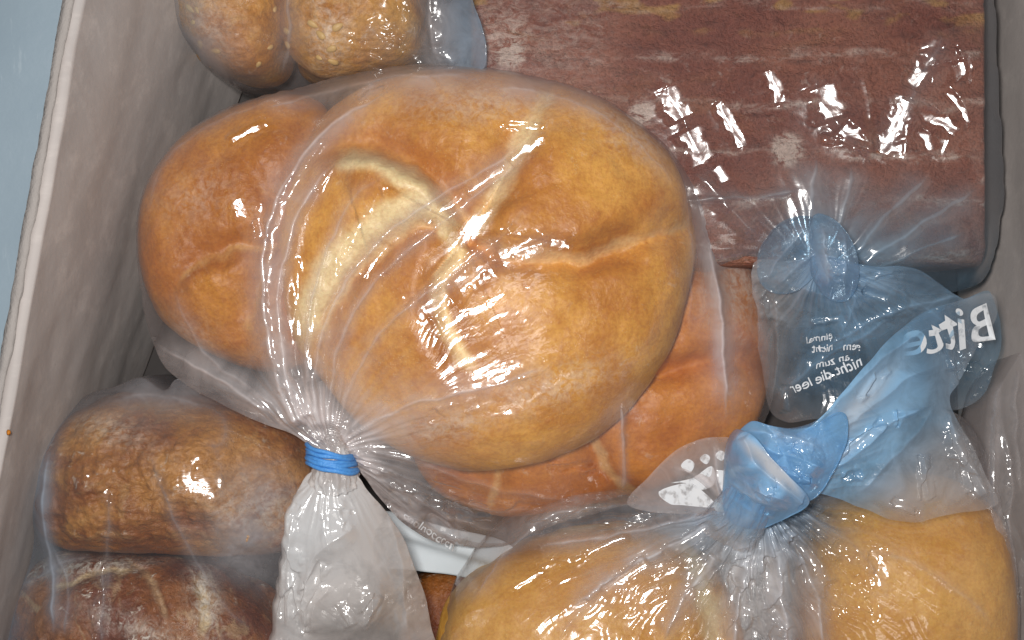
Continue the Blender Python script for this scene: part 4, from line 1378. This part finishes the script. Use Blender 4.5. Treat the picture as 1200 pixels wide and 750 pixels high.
# ---- bottom bag with the big blue knot
bag = empty('bread_bag', 'clear bag closed with a large blue knot, blue open end over the amber roll', 'bag', 'clear plastic bread bags')
KZ = .086
S = Sheet([(872, 590, KZ), (835, 590, .076), (790, 588, .068), (740, 582, .060), (690, 580, .054), (640, 588, .048), (600, 604, .044), (570, 632, .040), (542, 668, .038), (522, 710, .036), (505, 770, .034), (500, 860, .030), (600, 930, .03), (850, 950, .03), (1080, 930, .03), (1180, 860, .03), (1182, 740, .034), (1178, 640, .036), (1165, 560, .040), (1138, 500, .045), (1100, 480, .052), (1040, 510, .060), (980, 545, .070), (925, 575, .080)],
          [OB['e'], OB['f'], OB['under']], seed=141, jitter=2.5)
SK = S
build_film('film', S, (850, 720), M_FILM, bag, seed=141, nt=1050, nr=310, flowk=(888, 580),
           glints=[GL([(835, 615), (805, 632), (775, 650)], 4, one=1), GL([(760, 655), (735, 672), (705, 695)], 5, one=1), GL([(690, 702), (670, 715), (650, 730)], 3, one=1), GL([(838, 650), (820, 672), (800, 700)], 3, one=1), GL([(795, 600), (765, 604), (730, 612)], 2.5, one=1), GL([(862, 660), (858, 690), (854, 720)], 3, one=1), GL([(900, 650), (904, 680), (908, 710)], 3, one=1), GL([(1024, 640), (1032, 665), (1028, 690)], 6, one=1), GL([(925, 630), (950, 655), (972, 685)], 3, one=1), GL([(862, 622), (805, 690), (770, 755)], 8, st=5), GL([(868, 640), (858, 700), (852, 755)], 6, st=4), GL([(892, 640), (905, 690), (912, 755)], 7, st=4), GL([(908, 622), (955, 670), (990, 730)], 8, st=4),
                   GL([(955, 600), (985, 605), (1020, 618)], 4), GL([(700, 592), (655, 600), (615, 618)], 5), GL([(840, 598), (760, 606), (690, 625)], 5, st=5), GL([(830, 640), (770, 680), (730, 745)], 5, st=5), GL([(560, 655), (545, 668)], 6), GL([(630, 665), (690, 650)], 3),
                   GL([(930, 600), (965, 640), (1010, 690)], 4, st=4), GL([(1118, 500), (1138, 540), (1152, 572)], 8), GL([(1008, 660), (1020, 720)], 5), GL([(880, 640), (872, 690), (880, 750)], 5, st=4), GL([(920, 610), (990, 650), (1030, 735)], 4, st=4), GL([(740, 628), (705, 640), (670, 656)], 2.5, one=1), GL([(640, 668), (620, 680), (600, 694)], 3, one=1), GL([(845, 650), (810, 720), (800, 755)], 4, st=5)],
           folds=[F([(870, 600), (810, 625), (740, 660), (660, 720)], 12, 4.0, d=.36, ta=.02), F([(865, 595), (800, 605), (720, 625), (620, 640)], 10, 3.4, d=.26, ta=.02), F([(872, 605), (840, 650), (800, 700), (770, 760)], 10, 4.2, d=.30, ta=.02),
                  F([(880, 605), (870, 660), (862, 720), (860, 780)], 10, 4.2, d=.34, ta=.02), F([(890, 605), (905, 660), (918, 720), (920, 780)], 10, 4.2, d=.30, ta=.02), F([(900, 600), (930, 640), (955, 700), (965, 770)], 10, 3.8, d=.24, ta=.02),
                  F([(910, 598), (960, 612), (1010, 650), (1040, 700)], 9, 2.4, d=.08, ta=.02), F([(1000, 640), (1060, 655), (1120, 690), (1170, 740)], 5, .8, d=.08), F([(1020, 625), (1030, 655), (1028, 700)], 10, 2.2),
                  F([(860, 590), (800, 590), (720, 592), (640, 602)], 6, 1.6, d=.10, ta=.02), F([(700, 590), (640, 606), (590, 650), (545, 720)], 8, 1.4, d=.14), F([(760, 640), (690, 700), (650, 760)], 6, 1.6, d=.08),
                  F([(1122, 500), (1150, 545), (1168, 600)], 8, 2.2, d=.10), F([(990, 565), (1030, 590), (1050, 600)], 5, 1.5)],
           gathers=[G(k=(885, 582), a=3.2, r=95, far=.035, f=16, d=.50, dr=50, ds=.35, dsr=85, rmax=560, r0=16, cut=-math.pi / 2)],
           crumples=[G(c=(1010, 650, 60, 50), ang=.8, s=18, h=.8), G(c=(640, 650, 60, 40), ang=-.5, s=24, h=.6), G(c=(930, 690, 60, 60), s=22, h=.8, d=.05), G(c=(760, 680, 90, 50), ang=-.6, s=20, h=1.2, sx=2.2), G(c=(1145, 550, 25, 60), ang=-.3, s=14, h=1.2)],
           dens0=lambda px, py: .03 + .16 * blob(px, py, 620, 612, 110, 26, -.3) + .30 * blob(px, py, 890, 690, 55, 90) + .14 * blob(px, py, 770, 660, 120, 40, -.5),
           tint=lambda px, py: .9 * blob(px, py, 885, 585, 95, 62) + .06, white=lambda px, py: .55 * blob(px, py, 850, 665, 130, 70), register='bag_knot')  # white blob paints a silvery sheen into the gathered pleats

# loaf bag: the blue tied end
loafbag = [o for o in bpy.data.objects if o.get('label', '').startswith('large clear bag with a blue tied')][0]
ST = Sheet([(882, 312, .072), (930, 306, .080), (965, 300, .086), (1010, 312, .082), (1060, 314, .076), (1100, 332, .070), (1128, 350, .064), (1162, 342, .062), (1172, 395, .058), (1158, 455, .055), (1132, 478, .052), (1080, 478, .055), (1020, 480, .06), (950, 492, .058), (918, 492, .050), (900, 470, .046), (890, 400, .055)],
           [OB['under'], OB['f'], OB['bag_knot']], seed=151, jitter=3)
build_film('tail', ST, (1020, 400), M_FILM_BLUE, loafbag, seed=151, nt=640, nr=180, under=None, flowk=(965, 300), edge_h=1,
           glints=[GL([(880, 345), (905, 352)], 7, one=1), GL([(1010, 340), (1040, 350)], 2, one=1), GL([(1100, 400), (1112, 430)], 3, one=1), GL([(1140, 380), (1150, 410)], 3, one=1), GL([(950, 380), (985, 372)], 1.5, one=1), GL([(893, 340), (905, 375)], 4), GL([(1128, 415), (1150, 440)], 8), GL([(1000, 330), (1015, 345)], 3), GL([(920, 450), (918, 485)], 3), GL([(985, 330), (1050, 320)], 2)],
           folds=[F([(965, 305), (1030, 330), (1110, 380), (1160, 430)], 10, 1.8, d=.12, ta=.02), F([(1160, 345), (1100, 352), (1030, 372), (950, 420)], 5, 1.4, d=.15), F([(905, 480), (935, 440), (1000, 400), (1050, 370)], 6, 1.2, d=.10),
                  F([(895, 320), (940, 340), (990, 348), (1020, 345)], 9, 2.0, d=.08), F([(905, 335), (912, 400), (900, 470)], 6, 1.6, d=.10), F([(895, 315), (885, 345), (890, 380)], 8, 2.0, d=.1), F([(985, 300), (1000, 350), (980, 400)], 8, 1.5, d=.1)],
           gathers=[G(k=(962, 300), a=2.2, r=70, far=.02, f=12, d=.45, dr=55, ds=.25, dsr=80, rmax=300, r0=10, cut=-math.pi / 2)],
           crumples=[G(c=(900, 345, 30, 45), s=18, h=1.4, d=.05), G(c=(1140, 430, 35, 50), s=18, h=2.0), G(c=(1040, 370, 90, 50), s=26, h=1.8), G(c=(960, 410, 60, 50), s=24, h=1.4)],
           dens0=lambda px, py: .11 + .16 * blob(px, py, 1020, 350, 90, 50, .3) + .06 * blob(px, py, 960, 400, 60, 40),
           tint=lambda px, py: .85 * sstep(900, 960, px + (py - 400) * .12) * sstep(520, 440, py), white=lambda px, py: .15 * blob(px, py, 1020, 330, 60, 30), register='loaf_tail')
KS = Sheet([(888, 322, .072), (892, 292, .074), (912, 264, .078), (938, 252, .080), (960, 258, .082), (966, 290, .082), (955, 325, .080), (930, 342, .076), (902, 340, .072)],
           [OB['bag_loaf'], OB['loaf_tail']], seed=155, jitter=2, pins=[(918, 285, .088, .002), (945, 275, .089, .002)], iters=350, pitch=.0009)
build_film('knot', KS, (928, 298), M_FILM_BLUE, loafbag, seed=155, nt=360, nr=100, under=.07, edge_h=1, flowk=(940, 340), smooth_r=.0006,
           folds=[F([(895, 330), (915, 300), (950, 262)], 7, 2.6, d=.2), F([(910, 335), (935, 310), (960, 290)], 5, 2.4, d=.15), F([(892, 300), (925, 280), (950, 256)], 5, 1.6, d=.1), F([(925, 338), (945, 320), (958, 300)], 5, -2.0, d=.1)],
           crumples=[G(c=(935, 300, 30, 26), s=12, h=1.8)], glints=[GL([(925, 258), (948, 256)], 3, s=5), GL([(905, 300), (915, 285)], 2, s=5)],
           dens0=lambda px, py: .12 + .12 * blob(px, py, 905, 310, 30, 30), tint=lambda px, py: .5 + 0 * px, white=lambda px, py: .15 * blob(px, py, 940, 260, 30, 12))
KS2 = Sheet([(958, 250, .086), (984, 262, .086), (1002, 292, .086), (1006, 325, .082), (994, 352, .078), (972, 352, .078), (958, 334, .082), (950, 300, .086), (950, 268, .086)],
            [OB['bag_loaf'], OB['loaf_tail']], seed=156, jitter=1.5, pins=[(976, 285, .094, .002), (984, 320, .092, .002)], iters=350, pitch=.0009)
build_film('knot', KS2, (977, 303), M_FILM_BLUE, loafbag, seed=156, nt=360, nr=100, under=.078, edge_h=1, flowk=(980, 370), smooth_r=.0005,
           folds=[F([(962, 260), (966, 300), (972, 345)], 5, 2.4, d=.2), F([(985, 266), (990, 305), (984, 348)], 6, 2.2, d=.12), F([(955, 285), (965, 315), (985, 350)], 5, -2.0)],
           crumples=[G(c=(978, 300, 16, 34), s=10, h=1.3)], glints=[GL([(968, 280), (982, 302), (978, 322)], 6, s=6), GL([(980, 322), (986, 342)], 3, s=5)],
           dens0=lambda px, py: .26 + 0 * px, tint=lambda px, py: .62 + 0 * px, white=lambda px, py: .35 * blob(px, py, 970, 290, 14, 34))

for txt, x, y, sz, an in (('einmal', 960, 396, 12, -10), ('gem   nicht', 980, 407, 13, -4), ('an zum', 975, 423, 14, -16), ('nicht die leer', 968, 440, 17, -22)):
    print_text('lettering', txt, x, y, sz, an, ST.base, M_INK, loafbag, bold=.01)

# blue knot and open end of the bottom bag
SO = Sheet([(905, 520, .096), (955, 492, .100), (1000, 440, .098), (1040, 398, .094), (1085, 366, .090), (1125, 352, .084), (1162, 345, .078), (1168, 372, .078), (1148, 402, .078), (1128, 440, .080), (1112, 470, .080), (1138, 520, .082), (1156, 560, .080), (1168, 592, .078), (1110, 604, .082), (1060, 612, .084), (1010, 596, .086), (965, 578, .090), (925, 575, .094), (900, 560, .098)],
           [OB['bag_knot'], OB['loaf_tail'], OB['f']], seed=161, jitter=2.5)
build_film('open_end', SO, (1010, 520), M_FILM_BLUE, bag, seed=161, nt=760, nr=210, under=None, flowk=(900, 545), edge_h=1,
           glints=[GL([(1082, 530), (1085, 560), (1087, 588)], 4), GL([(1045, 585), (1075, 605)], 3), GL([(958, 545), (990, 525), (1035, 492)], 3, st=4), GL([(1116, 400), (1122, 440), (1130, 480)], 6), GL([(1090, 355), (1125, 364)], 4), GL([(1110, 500), (1128, 545), (1150, 585)], 5), GL([(940, 530), (960, 545)], 5), GL([(1000, 470), (1040, 430)], 3), GL([(985, 560), (1010, 556)], 3), GL([(1050, 480), (1048, 500)], 3)],
           folds=[F([(900, 540), (960, 490), (1030, 420), (1100, 375)], 16, 3.0, d=.12, ta=.02), F([(905, 550), (970, 510), (1050, 450), (1110, 420)], 16, 3.4, d=.12, ta=.02), F([(905, 560), (980, 545), (1050, 490), (1100, 470)], 12, 3.4, d=.10, ta=.02),
                  F([(955, 545), (985, 528), (1035, 492)], 7, 1.8, d=.25), F([(1082, 530), (1084, 555), (1086, 585)], 6, 1.8), F([(1108, 475), (1125, 530), (1160, 590)], 9, 2.4, d=.10), F([(1092, 350), (1120, 370), (1140, 395)], 9, 2.0),
                  F([(1120, 440), (1110, 410), (1118, 380)], 8, 2.2), F([(1100, 470), (1060, 520), (1000, 580)], 8, 1.4, d=.08)],
           gathers=[G(k=(888, 552), a=2.6, r=90, far=.03, f=7, d=.6, dr=90, ds=.2, dsr=130, rmax=420, r0=16, cut=math.pi)],
           crumples=[G(c=(1125, 400, 30, 40), s=18, h=1.8), G(c=(1130, 520, 30, 60), s=16, h=1.4), G(c=(980, 540, 70, 40), s=22, h=1.0)],
           dens0=lambda px, py: .12 + .50 * blob(px, py, 975, 500, 115, 66, -.75, 1.6) + .30 * blob(px, py, 1060, 480, 70, 70) + .25 * blob(px, py, 1090, 570, 80, 32),
           tint=lambda px, py: np.clip(1.15 * sstep(1180, 1050, px + np.maximum(py - 490, 0) * 1.1) , 0, 1),
           white=lambda px, py: .55 * blob(px, py, 1000, 478, 60, 14, -.85) + .35 * blob(px, py, 985, 530, 50, 6, -.6), register='open_end')
print_text('lettering', 'Bitte', 1112, 388, 58, -12, SO.base, M_INK, bag, bold=.012, warp=8)
# main knot: a pleated band of film wrapped over the gathered neck
tube('knot_neck', [(850, 625, .080, 34, .004), (872, 596, .088, 28, .008), (896, 560, .093, 30, .010), (918, 545, .095, 30, .008), (938, 530, .096, 30, .004)], M_FILM_BLUE, bag, nseg=150, nrnd=140, rip=.20, ripf=6, seed=27, dens=.6, tint=1.0, white=.2, densf=lambda s: sstep(0.02, .45, s) * sstep(1.0, .6, s))
KB = Sheet([(862, 514, .094), (880, 494, .098), (903, 499, .100), (930, 503, .102), (955, 497, .103), (988, 484, .103), (994, 515, .102), (978, 552, .100), (948, 588, .098), (915, 575, .100), (885, 545, .100)],
           [OB['bag_knot'], OB['open_end']], seed=165, jitter=2, pins=[(925, 518, .107, .002), (950, 548, .108, .002)], iters=350, pitch=.0009)
build_film('knot', KB, (925, 538), M_FILM_BLUE, bag, seed=165, nt=460, nr=140, under=.094, edge_h=1, flowk=(860, 500), smooth_r=.0007,
           folds=[F([(872, 505), (915, 510), (965, 525)], 6, 2.2, d=.2), F([(885, 520), (925, 535), (970, 550)], 8, 2.8, d=.15), F([(905, 545), (935, 560), (962, 570)], 5, 2.0, d=.1), F([(895, 495), (915, 520), (925, 560)], 6, -2.0, d=.1)],
           crumples=[G(c=(930, 535, 40, 30), s=14, h=2.0)], glints=[GL([(925, 528), (945, 538)], 5, s=6), GL([(935, 560), (950, 565)], 3, s=5), GL([(905, 510), (920, 512)], 2, s=6), GL([(930, 545), (940, 560)], 2, s=6)],
           dens0=lambda px, py: .50 + 0 * px, tint=lambda px, py: 1.0 + 0 * px, white=lambda px, py: .25 * blob(px, py, 930, 515, 35, 8, .2))
KC = Sheet([(852, 606, .086), (849, 560, .092), (855, 525, .098), (868, 506, .102), (884, 512, .106), (905, 538, .108), (932, 566, .108), (948, 588, .104), (928, 604, .098), (890, 620, .090)],
           [OB['bag_knot'], OB['open_end']], seed=166, jitter=1.5, pins=[(880, 545, .112, .002), (905, 575, .110, .003)], iters=350, pitch=.0009)
build_film('knot', KC, (888, 567), M_FILM_BLUE, bag, seed=166, nt=460, nr=150, under=.086, edge_h=1, flowk=(830, 520), smooth_r=.0006,
           folds=[F([(868, 512), (884, 540), (912, 568), (942, 588)], 9, 3.4, d=.3, ta=.03, tb=.03), F([(852, 560), (875, 580), (925, 598)], 5, 2.2, d=.12), F([(853, 545), (875, 568), (930, 592)], 5, 1.8, d=.1), F([(851, 580), (880, 598), (910, 608)], 4, 2.0, d=.12), F([(858, 600), (880, 608), (900, 614)], 4, 1.4)],
           crumples=[G(c=(880, 585, 40, 22), ang=.5, s=12, sx=2.2, h=1.3)], glints=[GL([(885, 575), (905, 584)], 2.5, s=6), GL([(868, 590), (895, 598)], 2, s=6), GL([(900, 560), (912, 570)], 2, s=6)],
           dens0=lambda px, py: .58 + .3 * blob(px, py, 902, 545, 12, 50, -.82, 1.5), tint=lambda px, py: 1.0 + 0 * px, white=lambda px, py: np.clip(1.0 * blob(px, py, 902, 546, 10, 48, -.82, 2) + .30 * blob(px, py, 885, 582, 30, 14, .4), 0, 1))

# printed pleat left of the knot
SP = Sheet([(735, 592, .062), (762, 556, .064), (800, 524, .068), (835, 512, .074), (862, 515, .082), (872, 545, .086), (870, 595, .084), (800, 602, .072)], [OB['under'], OB['bag_knot']], seed=171, jitter=2)
build_film('pleat', SP, (820, 562), M_FILM, bag, seed=171, nt=420, nr=110, under=None, edge_h=1, folds=[F([(835, 515), (838, 560), (850, 595)], 6, 1.4, d=.15), F([(780, 545), (820, 560), (860, 600)], 6, 1.4, d=.1)],
           dens0=lambda px, py: .32 + 0 * px, white=lambda px, py: 0 * px)
patch('print_block', [(772, 576), (806, 566), (824, 576), (838, 594), (800, 592), (784, 590)], SP.base, M_INK, bag)
patch('print_block', [(786, 566), (812, 560), (834, 546), (838, 566), (822, 574), (804, 566)], SP.base, M_INK, bag)
patch('print_block', [(840, 552), (856, 556), (858, 574), (846, 576)], SP.base, M_INK, bag)
patch('print_block', [(836, 590), (848, 580), (862, 596), (842, 600)], SP.base, M_INK, bag)
for x, y, w_ in ((806, 546, 8), (826, 538, 6), (844, 534, 6)):
    patch('print_block', [(x - w_, y), (x, y - w_), (x + w_, y - 2), (x + 2, y + w_)], SP.base, M_INK, bag)

# tail of the middle bag
TT = Sheet([(366, 552, .080), (350, 572, .077), (336, 598, .072), (331, 640, .068), (326, 690, .064), (318, 750, .060), (310, 830, .056), (420, 860, .052), (530, 840, .048), (516, 770, .052), (498, 700, .058), (480, 650, .064), (456, 606, .070), (430, 572, .077), (412, 556, .080)],
           [OB['bag_brown'], OB['deep']], seed=181, jitter=3, pins=[(385, 620, .082, .006), (400, 700, .076, .010)])
build_film('tail', TT, (410, 690), M_FILM_TAIL, midbag, seed=181, nt=640, nr=210, under=None, flowk=(390, 520), edge_h=1,
           glints=[GL([(354, 748), (357, 700), (384, 655)], 4, st=3), GL([(420, 735), (432, 718), (440, 695)], 6), GL([(346, 640), (338, 680), (334, 730)], 6), GL([(398, 595), (395, 622)], 8), GL([(400, 705), (412, 735)], 4), GL([(350, 590), (340, 625)], 3)],
           folds=[F([(352, 750), (356, 690), (372, 650), (420, 610)], 9, 2.0, d=-.02), F([(365, 745), (368, 715), (388, 685)], 7, 2.2), F([(420, 735), (435, 720), (440, 695)], 7, 2.2), F([(452, 600), (470, 660), (478, 750)], 9, 1.2, d=.10),
                  F([(345, 600), (340, 650), (336, 740)], 7, 2.0, d=.12), F([(400, 600), (408, 570), (410, 550)], 8, 1.2), F([(380, 560), (378, 600), (388, 660)], 10, 1.2, d=.1)],
           gathers=[G(k=(390, 535), a=1.1, r=60, far=.04, f=7, d=.6, dr=90, ds=.15, dsr=80, rmax=300, r0=10, cut=-math.pi / 2)],
           crumples=[G(c=(410, 720, 80, 60), s=24, h=.9), G(c=(345, 680, 20, 90), s=18, h=.7), G(c=(470, 690, 30, 80), s=24, h=.9)],
           dens0=lambda px, py: .36 + .70 * blob(px, py, 378, 612, 52, 75, .1, 1.6) + .30 * blob(px, py, 345, 690, 26, 110) + .10 * blob(px, py, 420, 660, 50, 60),
           white=lambda px, py: np.clip(.95 * blob(px, py, 375, 610, 55, 70, .1, 1.4) + .6 * blob(px, py, 342, 690, 18, 110), 0, 1) )

# ---- a further clear bag standing against the right wall
bag = empty('plastic_bag', 'rumpled empty clear bag edge standing against the box wall beside the amber roll', 'bag')
SR = Sheet([(1168, 470, .052), (1184, 430, .048), (1215, 400, .045), (1290, 420, .045), (1310, 620, .045), (1300, 850, .045), (1220, 900, .04), (1180, 840, .045), (1172, 760, .052), (1170, 680, .058), (1166, 600, .060), (1166, 530, .058)], [], seed=191, jitter=2.5, iters=500)
build_film('film', SR, (1235, 640), M_FILM, bag, seed=191, nt=460, nr=90, under=.02, dens0=lambda px, py: .10 + .25 * sstep(1178, 1168, px),
           folds=[F([(1172, 480), (1186, 560), (1182, 620), (1192, 700)], 7, 2.4, d=.12), F([(1195, 420), (1190, 500), (1198, 580)], 5, 1.6, d=.1), F([(1184, 600), (1200, 660), (1190, 740)], 6, 2.0)],
           crumples=[G(c=(1195, 620, 30, 160), s=18, h=1.5)])

# ---- crumb on the rim
def crumb():
    rr = random.Random(2)
    V, Fc = [], []
    c = W(8, 507, .118)
    n, m = 9, 7
    for i in range(m + 1):
        for j in range(n):
            a = math.pi * i / m
            b = 2 * math.pi * j / n
            k = 0.0005 * (1 + rr.uniform(-.3, .3))
            V.append((c[0] + k * math.sin(a) * math.cos(b), c[1] + k * math.sin(a) * math.sin(b) * 1.3, c[2] - 0.001 + k * math.cos(a) * .7))
    for i in range(m):
        for j in range(n):
            Fc.append((i * n + j, i * n + (j + 1) % n, (i + 1) * n + (j + 1) % n, (i + 1) * n + j))
    o = link('bread_crumb', fast_mesh('bread_crumb', V, np.array(Fc)), M_KAISER2)
    tag(o, 'tiny orange brown bread crumb lying on the worn box rim', 'crumb')


crumb()
